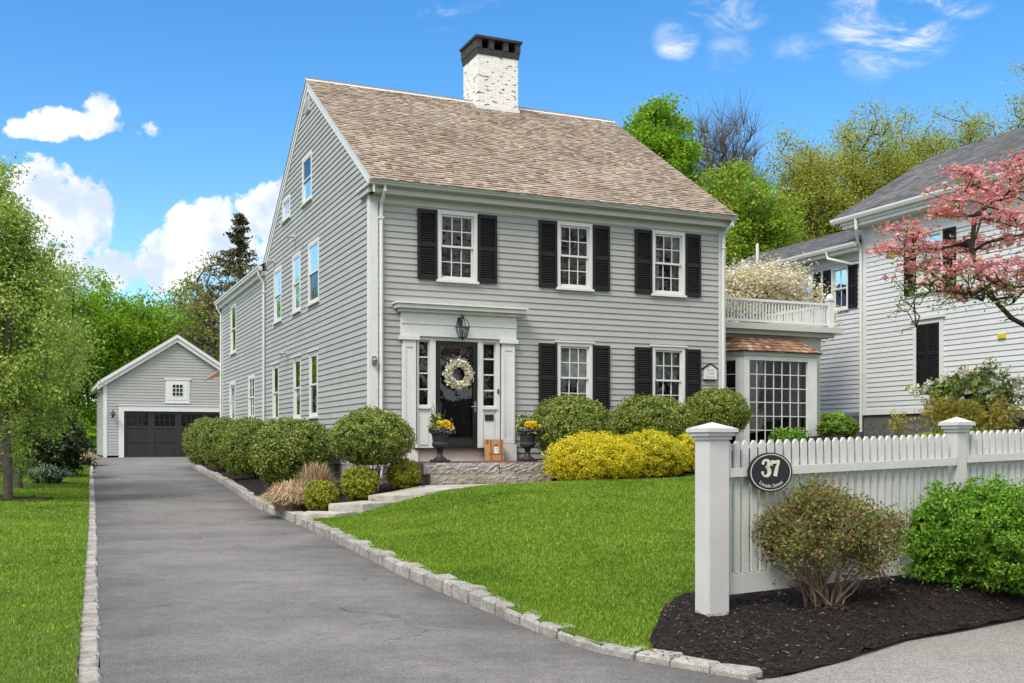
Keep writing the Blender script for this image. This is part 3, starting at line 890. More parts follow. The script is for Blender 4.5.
def shrub(name, label, cat, x, y, zc, r, leaf, ln, n, seed, group=None, stems=0, bark=None, amp=.06, depth=.16, leaf2=None, frac2=0.0, flatbot=-.75, wd=.55,
          bare=False, tuft=0, blooms=0, outb=True, core=True):
    """dense bush: leaves packed through the outer shell of a lumpy ellipsoid, twigs inside; zc = height of the centre over the land"""
    rng = np.random.default_rng(seed); ph = rng.uniform(0, 6.28, 6)
    zb = float(T(x, y)) + .02
    e = empty(name, x, y, zb, rng.uniform(0, .3))
    d = rng.normal(0, 1, (n, 3)); d /= np.linalg.norm(d, axis=1)[:, None]
    q = 1 - depth * rng.random(n) ** 1.3
    if tuft:
        # leaves bunch on little shoots
        td = rng.normal(0, 1, (tuft, 3)); td /= np.linalg.norm(td, axis=1)[:, None]
        d = np.repeat(td, n // tuft + 1, 0)[:n]
        tq = np.repeat(1 + depth * .8 * (rng.random(tuft) ** 2 - .45), n // tuft + 1)[:n]
        d = d + rng.normal(0, .05, d.shape); d /= np.linalg.norm(d, axis=1)[:, None]
        q = tq - depth * rng.random(n) ** 1.5
    k = lump(d, ph, amp)
    rr = np.array(r)
    c = d * (q * k)[:, None]
    c[:, 2] = np.maximum(c[:, 2], flatbot + .06 * rng.random(n)) if flatbot > -1 else c[:, 2]
    c = c * rr + np.array([0, 0, zc])
    nd = d / rr; nd /= np.linalg.norm(nd, axis=1)[:, None]
    m = rng.random(n) < frac2
    leaves_from('foliage', c[~m], rng, ln, ln * wd, leaf, e, out=nd[~m] if outb else None)
    if leaf2 is not None and m.any(): leaves_from('blossom' if leaf2 in (L_WHITE, L_PANSY) else 'young_growth', c[m], rng, ln, ln * wd, leaf2, e, out=nd[m] if outb else None)
    if blooms:
        bd = rng.normal(0, 1, (blooms, 3)); bd[:, 2] = np.abs(bd[:, 2]) * 1.1 - .25; bd /= np.linalg.norm(bd, axis=1)[:, None]
        bc = bd * (lump(bd, ph, amp) * 1.0)[:, None] * rr + np.array([0, 0, zc])
        bc = np.repeat(bc, 16, 0) + rng.normal(0, .022, (blooms * 16, 3))
        leaves_from('blossom', bc, rng, .05, .042, L_WHITE, e)
    if core:
        nn = max(400, n // 12)
        d2 = rng.normal(0, 1, (nn, 3)); d2 /= np.linalg.norm(d2, axis=1)[:, None]
        c2 = d2 * (.80 - .25 * rng.random(nn) ** 2)[:, None]
        c2[:, 2] = np.maximum(c2[:, 2], flatbot)
        leaves_from('inner_foliage', c2 * rr + np.array([0, 0, zc]), rng, min(max(rr) * .24, ln * 3), min(max(rr) * .18, ln * 2.2), leaf, e, out=d2)
    if stems:
        S0, S1, r0, r1 = [], [], [], []
        for i in range(stems):
            a = rng.uniform(0, 6.28); b0 = np.array([math.cos(a), math.sin(a), 0]) * rr * rng.uniform(.02, .18); b0[2] = -.05
            tg = np.array([math.cos(a), math.sin(a), 0]) * rr * rng.uniform(.25, .7); tg[2] = zc + rr[2] * rng.uniform(-.35, .3)
            p = b0
            for j in range(1, 5):
                f = j / 4; nx = b0 + (tg - b0) * np.array([f ** 1.3, f ** 1.3, f]) + rng.normal(0, .018, 3)
                S0.append(p); S1.append(nx); w = .018 * max(rr)
                r0.append(w * (1.05 - .2 * j)); r1.append(w * (.85 - .18 * j)); p = nx
                if j >= 2:
                    for _ in range(2):
                        t2 = nx + rng.normal(0, .12, 3) * max(rr) + np.array([0, 0, .12])
                        S0.append(nx); S1.append(t2); r0.append(w * .35); r1.append(w * .15)
        tubes_np('stems', S0, S1, np.maximum(r0, .002), np.maximum(r1, .0015), bark or BARKD, e, 5)
    tag(e, label, cat, group)
    return e


def grass_clump(name, label, cat, x, y, h, r, n, mat, seed, wd=.012, group=None, arch=.8):
    rng = np.random.default_rng(seed); e = empty(name, x, y, float(T(x, y)) + .02)
    a = rng.uniform(0, 6.28, n); rb = rng.uniform(0, .55, n) * r; sp = r * rng.uniform(.1, 1.15, n); hh = h * rng.uniform(.6, 1.1, n) * (1.15 - .55 * sp / r)
    b = np.c_[np.cos(a) * rb, np.sin(a) * rb, np.zeros(n)]
    a = a + rng.normal(0, .5, n)
    d = np.c_[np.cos(a), np.sin(a), np.zeros(n)]; s_ = np.c_[-np.sin(a), np.cos(a), np.zeros(n)]
    vs = []
    for f, w in ((0, 1), (.4, 1), (.75, .8), (1.0, .15)):
        p = b + d * (sp * f ** 1.5)[:, None] + np.array([0, 0, 1]) * (hh * (f * (2.2 - arch * 2.0 * f)))[:, None]
        vs += [p - s_ * wd * w, p + s_ * wd * w]
    v = np.stack(vs, 1).reshape(-1, 3); k = np.arange(n)[:, None] * 8
    f = np.concatenate([k + np.array([0, 1, 3, 2]), k + np.array([2, 3, 5, 4]), k + np.array([4, 5, 7, 6])], 0)
    np_mesh('blades', v, f, mat, e)
    tag(e, label, cat, group)
    return e


# ------------------------------------------------------------------ building parts
def Mfront(x, o, z): return (x, -o, z)


def Mleft(x, o, z): return (-o, x, z)


def siding(m, M, x0, x1, z0, z1, course, holes=(), prof=None, proud=.02):
    """lapped boards between z0 and z1; holes = (xa, xb, za, zb); prof(z) -> (xl, xr) narrows a gable"""
    z = z0; jr = random.Random(int(x0 * 7 + x1 * 13))
    while z < z1 - 1e-4:
        zt = min(z + course, z1)
        cuts = sorted({z, zt} | {q for h in holes for q in (h[2], h[3]) if z + .004 < q < zt - .004})
        for a, b in zip(cuts[:-1], cuts[1:]):
            la, ra = prof(a) if prof else (x0, x1)
            lb, rb = prof(b) if prof else (x0, x1)
            if ra - la < .02: continue
            iv = [(la, ra, lb, rb)]
            for h in holes:
                if h[2] < (a + b) / 2 < h[3]:
                    nv = []
                    for (p, q, p2, q2) in iv:
                        if h[0] > p and h[0] < q: nv.append((p, h[0], p2, h[0]))
                        if h[1] > p and h[1] < q: nv.append((h[1], q, h[1], q2))
                        if h[1] <= p or h[0] >= q: nv.append((p, q, p2, q2))
                    iv = nv
            pa = .004 + proud * (1 - (a - z) / course); pb = .004 + proud * (1 - (b - z) / course)
            for (p, q, p2, q2) in iv:
                # boards butt at scattered joints along long runs
                js = [p]
                if p == p2 and q == q2:
                    x_ = p + jr.uniform(.8, 3.6)
                    while x_ < q - .5:
                        js.append(x_); x_ += jr.uniform(2.2, 4.2)
                ends = js + [q]
                for n_, (pa_, qa_) in enumerate(zip(ends[:-1], ends[1:])):
                    if len(js) > 1: m.add([M(pa_ + .001, 0, a), M(qa_ - .001, 0, a), M(pa_ + .001, pa, a), M(qa_ - .001, pa, a), M(pa_ + .001, pb, b), M(qa_ - .001, pb, b)], [(0, 1, 3, 2), (2, 3, 5, 4)])
                if len(js) > 1: continue
                m.add([M(p, 0, a), M(q, 0, a), M(p, pa, a), M(q, pa, a), M(p2, pb, b), M(q2, pb, b)], [(0, 1, 3, 2), (2, 3, 5, 4)])
        z = zt


def shingles(m, O, ax, up, nrm, length, slope, course, wmin, wmax, thick, rng, clip=None):
    """single shingles laid in courses on a roof plane from the eave at O"""
    O, ax, up, nrm = (np.array(q, float) for q in (O, ax, up, nrm))
    nC = int(math.ceil(slope / course))
    for i in range(nC):
        b = i * course; e = min(b + course * 1.25, slope)
        x0c, x1c = (0, length) if clip is None else clip(b)
        x = x0c - (rng.uniform(0, wmax) if False else 0)
        while x < x1c - .01:
            w = rng.uniform(wmin, wmax); xe = min(x + w - .004, x1c)
            tk = thick * rng.uniform(.7, 1.5); jb = rng.uniform(-.008, .008)
            p = lambda X, Y, Z: O + ax * X + up * Y + nrm * Z
            m.add([p(x, b + jb, 0), p(xe, b + jb, 0), p(x, b + jb, tk), p(xe, b + jb, tk), p(x, e, tk * .15), p(xe, e, tk * .15)],
                  [(0, 1, 3, 2), (2, 3, 5, 4), (0, 2, 4), (1, 5, 3)])
            x += w


def window(root, M, zb, x0, x1, z0, z1, cols=3, rows=2, cas=.072, blind=None, trim=None, cap=True, double=True, sillw=.03, name='window', deep=.05, room=True, proud=.045):
    """double hung window in a casing of outer size x0..x1, z0..z1"""
    trim = trim or TRIM
    m = MB(zb)
    g0, g1, h0, h1 = x0 + cas, x1 - cas, z0 + .05, z1 - cas
    m.box(M, x0, g0, -.06, proud, z0, z1); m.box(M, g1, x1, -.06, proud, z0, z1)
    m.box(M, g0, g1, -.06, proud, h1, z1); m.box(M, g0, g1, -.06, proud - .012, z0, h0)
    if cap: m.box(M, x0 - .04, x1 + .04, -.02, .075, z1, z1 + .035)
    w = m.build(name, trim, root)
    s = MB(zb)
    s.box(M, x0 - sillw, x1 + sillw, -.02, .075, z0 - .045, z0 - .001)
    s.build('sill', trim, w)
    fr = .04
    mid = (h0 + h1) / 2
    dq = .014 if proud < .04 else 0
    parts = [(mid - .02, h1, -.018 + dq, .008 + dq), (h0, mid + .02, -.05 + dq * 2.4, -.022 + dq * 2.4)] if double else [(h0, h1, -.03 + dq, 0.0 + dq)]
    sm = MB(zb); pm = MB(zb)
    for (a, b, o0, o1) in parts:
        sm.box(M, g0 + .002, g0 + fr, o0, o1, a, b); sm.box(M, g1 - fr, g1 - .002, o0, o1, a, b)
        sm.box(M, g0 + fr, g1 - fr, o0, o1, a, a + fr); sm.box(M, g0 + fr, g1 - fr, o0, o1, b - fr, b)
        gx0, gx1, gz0, gz1 = g0 + fr, g1 - fr, a + fr, b - fr
        om = (o0 + o1) / 2; mt = .009
        for i in range(1, cols):
            xx = gx0 + (gx1 - gx0) * i / cols; sm.box(M, xx - mt, xx + mt, om - .002, o1 - .003, gz0, gz1)
        for j in range(1, rows):
            zz = gz0 + (gz1 - gz0) * j / rows; sm.box(M, gx0, gx1, om - .003, o1 - .004, zz - mt, zz + mt)
        pm.quad(M(gx0 - .01, om - .006, gz0 - .01), M(gx1 + .01, om - .006, gz0 - .01), M(gx1 + .01, om - .006, gz1 + .01), M(gx0 - .01, om - .006, gz1 + .01))
    sm.build('sash', trim, w)
    pm.build('pane', GLASS, w)
    if blind:
        b = MB(zb); kind, lo = blind
        zt = h1 - .01; zl = h0 + (h1 - h0) * lo
        if kind == 'slats':
            z = mid
            while z > zl:
                b.add([M(g0 + .01, -.075, z), M(g1 - .01, -.075, z), M(g1 - .01, -.105, z - .022), M(g0 + .01, -.105, z - .022)], [(0, 1, 2, 3)]); z -= .036
            b.build('blind', BLIND, w)
        elif kind == 'shade':
            b.quad(M(g0 + .01, -.09, zl), M(g1 - .01, -.09, zl), M(g1 - .01, -.09, zt), M(g0 + .01, -.09, zt)); b.build('shade', CURTAIN, w)
        elif kind == 'curtains':
            if lo: b.quad(M(g0 + .01, -.10, mid + .01), M(g1 - .01, -.10, mid + .01), M(g1 - .01, -.10, zt), M(g0 + .01, -.10, zt))
            for (a0, a1) in ((g0 + .01, g0 + .2), (g1 - .2, g1 - .01)):
                nn = 10
                for i in range(nn):
                    xa, xb = a0 + (a1 - a0) * i / nn, a0 + (a1 - a0) * (i + 1) / nn
                    oa, ob = -.12 + .02 * (i % 2), -.12 + .02 * ((i + 1) % 2)
                    b.quad(M(xa, oa, h0), M(xb, ob, h0), M(xb, ob, zt), M(xa, oa, zt))
            b.build('curtain', CURTAIN, w)
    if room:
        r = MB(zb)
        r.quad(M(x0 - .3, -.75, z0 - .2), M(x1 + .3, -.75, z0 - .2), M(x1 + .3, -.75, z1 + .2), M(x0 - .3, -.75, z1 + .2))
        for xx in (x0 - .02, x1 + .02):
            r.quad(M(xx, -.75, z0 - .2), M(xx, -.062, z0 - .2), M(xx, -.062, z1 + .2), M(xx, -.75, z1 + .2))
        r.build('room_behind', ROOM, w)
    return w


def shutter(root, M, zb, x0, x1, z0, z1, rail=.5):
    m = MB(zb); st = .055
    o0, o1 = .03, .065
    m.box(M, x0, x0 + st, o0, o1, z0, z1); m.box(M, x1 - st, x1, o0, o1, z0, z1)
    zr = z0 + (z1 - z0) * rail
    for a, b in ((z0, z0 + .08), (zr - .04, zr + .04), (z1 - .07, z1)):
        m.box(M, x0 + st, x1 - st, o0, o1 - .002, a, b)
    for a, b in ((z0 + .08, zr - .04), (zr + .04, z1 - .07)):
        z = a
        while z < b - .02:
            m.add([M(x0 + st, o1 - .006, z), M(x1 - st, o1 - .006, z), M(x1 - st, o0 + .010, z + .024), M(x0 + st, o0 + .010, z + .024)], [(0, 1, 2, 3)]); z += .046
    m.add([M(x0 + st, o0 + .002, z0 + .05), M(x1 - st, o0 + .002, z0 + .05), M(x1 - st, o0 + .002, z1 - .05), M(x0 + st, o0 + .002, z1 - .05)], [(0, 1, 2, 3)])
    return m.build('shutter', BLACK, root)


def downspout(root, M, x, o, ztop, zbot, zb, elbow=.25, mat=None, r=.036, name='downspout', dx=0.0):
    m = MB(zb)
    m.tube([M(x + dx, o + elbow, ztop), M(x + dx, o + elbow, ztop - .12), M(x, o, ztop - .34), M(x, o, ztop - .45), M(x, o, zbot)], r, 8)
    m.box(M, x - r - .012, x + r + .012, o - r - .02, o + r + .008, ztop - .62, ztop - .58)
    m.box(M, x - r - .012, x + r + .012, o - r - .02, o + r + .008, zbot + 1.2, zbot + 1.24)
    return m.build(name, mat or TRIM, root, smooth=False)


E0 = EYE   # heights measured from the eye line


def main_house():
    zb = .48
    root = empty('colonial_house', C0[0], C0[1], zb, TH)
    tag(root, 'two storey grey clapboard house with black front door, cedar roof and tall white chimney', 'house')
    WT, DP = 8.18, 10.4
    zg = .86                                  # siding starts
    ze = 4.66 + E0                            # frieze bottom
    ridge = 8.63 + E0; rs = 5.2; oh = .34
    k = (ridge - (5.04 + E0)) / (rs + oh)     # roof pitch
    roofz = lambda s: ridge - abs(s - rs) * k
    rng = random.Random(4)
    # ---- siding
    fw_up = [(1.365, 2.215), (4.0, 4.83), (6.29, 7.13)]
    fz_up = (3.24 + E0, 4.62 + E0)
    fw_lo = [(4.0, 4.83), (6.29, 7.13)]
    fz_lo = (.66 + E0, 2.10 + E0)
    holes = [(a + .02, b - .02, fz_up[0] + .02, fz_up[1] - .02) for a, b in fw_up] + [(a + .02, b - .02, fz_lo[0] + .02, fz_lo[1] - .02) for a, b in fw_lo]
    holes.append((.62, 3.04, .9, 2.62 + E0))
    m = MB(zb)
    siding(m, Mfront, .16, WT - .16, zg, ze, .1235, holes)
    # left gable wall, right gable wall
    sw_up = [(4.17 - .09, 5.08 + .09, 3.27 + E0, 4.72 + E0), (6.0, 6.9, 3.27 + E0, 4.72 + E0), (8.3, 9.28, 3.27 + E0, 4.72 + E0)]
    sw_lo = [(4.2, 5.05, .62 + E0, 2.14 + E0), (5.96, 6.8, .62 + E0, 2.14 + E0), (8.64, 9.48, .62 + E0, 2.14 + E0)]
    gw = [(4.8, 5.8, 5.76 + E0, 6.88 + E0), (7.2, 8.15, 5.80 + E0, 6.36 + E0)]
    sh = [(a + .02, b - .02, c + .02, d - .02) for a, b, c, d in sw_up + sw_lo + gw]

    def prof(z):
        if z <= roofz(-.0): return (.15 if z < ze + .12 else max(.0, rs - (ridge - z) / k), DP)
        return (rs - (ridge - z) / k, min(DP, rs + (ridge - z) / k))
    siding(m, Mleft, 0, DP, zg, ridge - .12, .1235, sh, prof)
    # wing behind, its wall carries on in the same plane
    WE = 18.6
    ww = [(15.6, 16.7, 3.0 + E0, 4.62 + E0), (15.75, 16.9, .75 + E0, 2.05 + E0), (12.2, 13.3, .75 + E0, 2.05 + E0)]
    siding(m, Mleft, DP, WE - .15, zg, 4.62 + E0, .1235, [(a + .02, b - .02, c + .02, d - .02) for a, b, c, d in ww])
    Mright = lambda x, o, z: (WT + o, x, z)
    siding(m, Mright, 0, DP, zg, ridge - .12, .1235, [], lambda z: (max(.15, rs - (ridge - z) / k), min(DP, rs + (ridge - z) / k)))
    m.build('clapboard_wall', SIDING, root)
    b = MB(zb)
    b.box(Mfront, .02, WT - .02, -DP, -DP + .1, .5, 5.9)
    b.build('back_wall', SIDING, root)
    b = MB(zb); b.box(Mfront, .05, WT - .5, -WE, -WE + .1, .5, 5.8); b.build('back_wall', SIDING, root)
    f = MB(zb)
    f.box(Mfront, .03, .6, -.3, .012, .3, zg); f.box(Mfront, 3.06, WT - .03, -.3, .012, .3, zg); f.box(Mleft, .03, WE, -.3, .012, .2, zg)
    f.build('foundation', GRANITE2, root)
    # ---- corner boards
    for nm, boxes in (('near', [(Mfront, -.024, .155, 0, .028), (Mleft, -.0, .13, 0, .024)]), ('far', [(Mfront, WT - .155, WT + .024, 0, .028)]),
                      ('wing', [(Mleft, WE - .15, WE, 0, .026)])):
        c = MB(zb)
        for M, a, d, o0, o1 in boxes: c.box(M, a, d, o0 if M is Mfront else .0, o1, zg - .05, {'near': 4.795 + E0, 'far': ze, 'wing': 4.62 + E0}[nm])
        c.build('corner_board', TRIM, root)
    # ---- cornice and gutter
    c = MB(zb)
    c.box(Mfront, .0, WT, 0, .035, ze, 4.80 + E0)
    c.box(Mfront, -.05, WT + .05, .0, .22, 4.80 + E0, 4.90 + E0)
    c.box(Mfront, -.08, WT + .08, .0, .26, 4.905 + E0, 4.97 + E0)
    c.box(Mleft, -.22, .5, -.04, .10, 4.80 + E0, 4.90 + E0)          # return round the corner
    c.box(Mleft, -.26, .52, -.04, .14, 4.905 + E0, 4.97 + E0)
    c.build('cornice', TRIMG, root)
    g = MB(zb)
    pr = [(.262, 4.93), (.262, 5.045), (.40, 5.045), (.40, 5.01), (.375, 4.99), (.36, 4.94), (.33, 4.925)]
    g.prism([(-.12, -o, z + E0) for o, z in pr], (WT + .22, 0, 0))
    g.build('gutter', TRIMG, root)
    downspout(root, Mfront, .205, .065, 4.96 + E0, .62, zb)
    downspout(root, Mfront, WT - .075, .075, 4.96 + E0, .62, zb, dx=.06)
    # ---- rake boards on the gable
    for sgn in (-1, 1):
        s_e = rs + sgn * (rs + oh)
        for x_, dr_ in ((0, -1), (WT, 1)):
            rk = MB(zb)
            for (lo, hi, o) in ((-.26, -.03, .030), (-.12, .0, .052)):
                rk.prism([(x_, s_e, roofz(s_e) + lo), (x_, rs, ridge + lo), (x_, rs, ridge + hi), (x_, s_e, roofz(s_e) + hi)], (dr_ * (o + .002 * (lo < -.2)), 0, 0))
            rk.build('rake_board', TRIM, root)
    # ---- roof
    L_ = math.hypot(rs + oh + .06, (rs + oh + .06) * k)
    upv = np.array([0, 1, k]) / math.hypot(1, k); nv = np.array([0, -k, 1]) / math.hypot(1, k)
    r = MB(zb)
    O = np.array([-.07, -(oh + .06), roofz(-(oh + .06))])
    shingles(r, O + nv * .012, (1, 0, 0), upv, nv, WT + .14, L_, .125, .07, .17, .021, rng)
    # rear slope and deck
    O2 = np.array([-.07, 2 * rs + oh, roofz(2 * rs + oh)])
    upb = np.array([0, -1, k]) / math.hypot(1, k); nb = np.array([0, k, 1]) / math.hypot(1, k)
    r.quad(*[tuple(O2 + np.array([a, 0, 0]) + upb * q + nb * .02) for a, q in ((0, 0), (WT + .14, 0), (WT + .14, L_), (0, L_))])
    roof = r.build('shingle_roof', CEDAR, root)
    rd = MB(zb)
    for (a, n_) in ((O, nv), (O2, nb)):
        u_ = upv if n_ is nv else upb
        rd.prism([tuple(a), tuple(a + np.array([WT + .14, 0, 0])), tuple(a + np.array([WT + .14, 0, 0]) + u_ * L_), tuple(a + u_ * L_)], tuple(-n_ * .03 * (1 if n_ is nv else -.2)))
    rd.build('roof_deck', TRIMG, roof)
    rc = MB(zb)
    for sg in (-1, 1):
        rc.prism([(-.08, rs, ridge + .05), (-.08, rs + sg * .10, ridge - .10 * k + .05), (-.08, rs + sg * .10, ridge - .10 * k + .028), (-.08, rs, ridge + .028)], (WT + .16, 0, 0))
    rc.build('ridge_cap', RIDGEM, roof)
    # ---- chimney
    x0, x1, s0, s1 = 4.17, 5.27, 4.8, 5.8
    ch = MB(zb)
    ch.box(Mfront, x0, x1, -s1, -s0, ridge - 1.0, 9.75 + E0)
    chim = ch.build('chimney', CHIMM, root)
    cp = MB(zb)
    
    fl = .07
    lo = [(x0 - .02, s0 - .02), (x1 + .02, s0 - .02), (x1 + .02, s1 + .02), (x0 - .02, s1 + .02)]
    hi = [(x0 - fl, s0 - fl), (x1 + fl, s0 - fl), (x1 + fl, s1 + fl), (x0 - fl, s1 + fl)]
    za, zb_ = 9.75 + E0, 9.90 + E0
    cp.add([(*p, za) for p in lo] + [(p[0] * .6 + q[0] * .4, p[1] * .6 + q[1] * .4, zb_) for p, q in zip(lo, hi)],
           [(0, 1, 5, 4), (1, 2, 6, 5), (2, 3, 7, 6), (3, 0, 4, 7), (4, 5, 6, 7), (0, 3, 2, 1)])
    # piers with flue openings between them, and a slab on top
    bw = x1 - x0 + .08
    for i in range(4):
        px_ = x0 - .04 + bw * i / 3; w_ = .07
        cp.box(Mfront, min(max(px_ - w_, x0 - .05), x1 + .05 - 2 * w_), min(max(px_ + w_, x0 - .05 + 2 * w_), x1 + .05), -s0 - .10, -s0 + .05, zb_, 10.14 + E0)
    cp.box(Mfront, x0 - .05, x0 + .03, -s1 - .05, -s0 - .102, zb_, 10.14 + E0)
    cp.box(Mfront, x1 - .03, x1 + .05, -s1 - .05, -s0 - .102, zb_, 10.14 + E0)
    cp.box(Mfront, x0 + .03, x1 - .03, -s1 - .05, -s1 + .05, zb_, 10.14 + E0)
    cp.box(Mfront, x0 - fl - .02, x1 + fl + .02, -s1 - fl, -s0 + fl + .02, 10.14 + E0, 10.20 + E0)
    cp.build('chimney_cap', CHIMDARK, chim)
    fs = MB(zb)
    fs.box(Mfront, x0 - .03, x1 + .03, -s0 - .05, -s0 + .04, roofz(s0) - .02, roofz(s0) + .09)
    fs.build('flashing', TRIM, chim)
    # ---- windows
    for i, (a, d) in enumerate(fw_up):
        window(root, Mfront, zb, a, d, *fz_up, blind=('slats', 0) if i < 2 else ('curtains', 0), cap=False)
    for i, (a, d) in enumerate(fw_lo):
        window(root, Mfront, zb, a, d, *fz_lo, blind=('curtains', 1))
    for a, d in ((.95, 1.36), (2.225, 2.64), (3.58, 3.995), (4.835, 5.24), (5.86, 6.285), (7.135, 7.53)):
        shutter(root, Mfront, zb, a, d, 3.23 + E0, 4.60 + E0)
    for a, d in ((3.58, 3.995), (4.835, 5.24), (5.86, 6.285), (7.135, 7.53)):
        shutter(root, Mfront, zb, a, d, .62 + E0, 2.07 + E0)
    for i, (a, d, q, w_) in enumerate(sw_up): window(root, Mleft, zb, a, d, q, w_, cols=1, rows=1, blind=('shade', (.55, .5, .6)[i]), cap=False, proud=.03)
    for i, (a, d, q, w_) in enumerate(sw_lo): window(root, Mleft, zb, a, d, q, w_, cols=1, rows=1, blind=('curtains', 0), cap=True, proud=.03)
    window(root, Mleft, zb, *gw[0], cols=1, rows=1, cap=False, proud=.03)
    window(root, Mleft, zb, *gw[1], cols=2, rows=1, cap=False, double=False, proud=.03)
    for q in ww: window(root, Mleft, zb, *q, cols=1 if q[0] > 14 else 2, rows=1 if q[0] > 14 else 2, cap=False, blind=None if q[0] > 14 else ('shade', .0), proud=.03)
    v = MB(zb)
    v.box(Mleft, rs - .22, rs + .2, .0, .05, 7.86 + E0, 8.2 + E0)
    for i in range(5): v.box(Mleft, rs - .17, rs + .15, .05, .066, 7.9 + i * .055 + E0, 7.93 + i * .055 + E0)
    v.build('gable_vent', TRIMG, root)
    for (s_, z_) in ((9.2, 4.95), (7.55, 2.32), (6.6, 5.15)):
        l = MB(zb)
        l.box(Mleft, s_ - .05, s_ + .05, .015, .05, z_ - .06 + E0, z_ + .06 + E0)
        l.tube([Mleft(s_, .05, z_ + E0), Mleft(s_ - .02, .14, z_ + .01 + E0), Mleft(s_ - .07, .2, z_ - .04 + E0)], [.03, .03, .055], 8)
        l.build('flood_light', TRIMG, root)
    l = MB(zb)
    l.box(Mfront, .03, .11, .028, .06, 1.52 + E0, 1.68 + E0); l.lathe([(.0, -.06), (.05, -.05), (.055, .02), (.02, .06)], Mfront(.07, .1, 1.58 + E0), 10)
    l.build('corner_light', BRASS, root)
    # ---- wing roof and gutter
    wr = MB(zb)
    kz = 4.98 + E0
    w_up = np.array([1, 0, .55]) / math.hypot(1, .55); w_n = np.array([-.55, 0, 1]) / math.hypot(1, .55)
    shingles(wr, np.array([-.27, WE + .25, kz]), (0, -1, 0), w_up, w_n, WE + .25 - DP + .0, 4.6, .15, .1, .2, .015, rng)
    wr.build('wing_roof', CEDAR, root)
    wc = MB(zb)
    wc.box(Mleft, DP - .02, WE + .1, .0, .15, 4.74 + E0, 4.86 + E0); wc.box(Mleft, DP - .02, WE + .06, 0, .03, 4.60 + E0, 4.738 + E0)
    wc.build('wing_soffit', TRIM, root)
    wg = MB(zb)
    wg.prism([(-o, DP - .1, z + E0) for o, z in [(.152, 4.86), (.152, 4.985), (.28, 4.985), (.28, 4.95), (.255, 4.92), (.245, 4.87)]], (0, WE - DP + .35, 0))
    wg.build('wing_gutter', TRIM, root)
    for s_ in (DP + .12, WE - .05):
        downspout(root, Mleft, s_, .07, 4.88 + E0, .7, zb, elbow=.14)
    hd = MB(zb)
    hd.prism([(-.05, WE + .05, 2.62 + E0), (-.42, WE + .05, 2.33 + E0), (-.42, WE + .05, 2.25 + E0), (-.05, WE + .05, 2.4 + E0)], (0, 1.5, 0))
    hd.build('rear_hood', CEDARN, root)
    rw = MB(zb); siding(rw, lambda x, o, z: (.12 - o, x, z), WE, WE + 1.4, .6, 2.3 + E0, .1235); rw.box(Mleft, WE + .02, WE + 1.4, -.6, -.14, .5, 2.32 + E0); rw.build('rear_bump_out', SIDING, root)
    # ---- entry surround
    e = MB(zb)
    sill = -.09 + E0
    e.box(Mfront, .60, 3.04, 0, .05, .94, sill - .035)                   # plinth under the door
    for a, d in ((.60, .93), (2.70, 3.04)):
        e.box(Mfront, a, d, 0, .13, .945, .28 - .3 + E0 + .0)             # pilaster base
        e.box(Mfront, a + .03, d - .03, 0, .10, E0 - .02, 2.02 + E0)
        e.box(Mfront, a + .035, a + .085, .10, .115, E0 + .0, 1.96 + E0); e.box(Mfront, d - .085, d - .035, .10, .115, E0 + .0, 1.96 + E0)
        e.box(Mfront, a + .085, d - .085, .10, .114, 1.88 + E0, 1.96 + E0); e.box(Mfront, a + .085, d - .085, .10, .114, E0, E0 + .08)
        e.box(Mfront, a - .03, d + .03, 0, .15, 2.02 + E0, 2.10 + E0)
    e.box(Mfront, .60, 3.04, 0, .12, 2.10 + E0, 2.33 + E0)
    e.box(Mfront, .60, 3.04, 0, .135, 2.333 + E0, 2.56 + E0)
    e.box(Mfront, .54, 3.10, 0, .20, 2.56 + E0, 2.62 + E0)
    e.box(Mfront, .47, 3.18, 0, .29, 2.623 + E0, 2.70 + E0)
    e.box(Mfront, .43, 3.22, 0, .33, 2.703 + E0, 2.735 + E0)
    # jambs between sidelights and door
    for a, d in ((.93, .965), (1.20, 1.32), (2.22, 2.33), (2.62, 2.70)):
        e.box(Mfront, a, d, -.05, .06, sill, 2.10 + E0)
    e.box(Mfront, .965, 2.62, -.05, .058, 2.03 + E0, 2.099 + E0)
    for a, d in ((.965, 1.20), (2.33, 2.62)):
        e.box(Mfront, a, d, -.05, .04, sill, .68 + E0)
        e.box(Mfront, a + .03, d - .03, .04, .052, sill + .06, .54 + E0)
        e.box(Mfront, a - .01, d + .01, -.05, .085, .68 + E0, .73 + E0)
    ent = e.build('door_surround', TRIM, root)
    st = MB(zb); st.box(Mfront, .86, 2.66, -.03, .16, sill - .035, sill - .001); st.build('threshold', IRON, ent)
    for a, d in ((.965, 1.20), (2.33, 2.62)):
        q = MB(zb); fr = .025
        q.box(Mfront, a, a + fr, -.03, .02, .73 + E0, 2.03 + E0); q.box(Mfront, d - fr, d, -.03, .02, .73 + E0, 2.03 + E0)
        for j in range(5):
            zz = .745 + 1.27 * j / 4 + E0; q.box(Mfront, a + fr, d - fr, -.03, .018, zz - .014, zz + .014)
        sl = q.build('sidelight', TRIM, root)
        p = MB(zb); p.quad(*[Mfront(x, -.01, z) for x, z in ((a + .02, .74 + E0), (d - .02, .74 + E0), (d - .02, 2.02 + E0), (a + .02, 2.02 + E0))]); p.build('pane', GLASS, sl)
        bk = MB(zb); bk.quad(*[Mfront(x, -.5, z) for x, z in ((a - .1, .6 + E0), (d + .1, .6 + E0), (d + .1, 2.1 + E0), (a - .1, 2.1 + E0))]); bk.build('hall_behind', HALL, sl)
    # storm door over a panelled door
    d_ = MB(zb); a, d = 1.32, 2.22
    d_.box(Mfront, a, d, -.06, -.03, sill, 2.03 + E0)
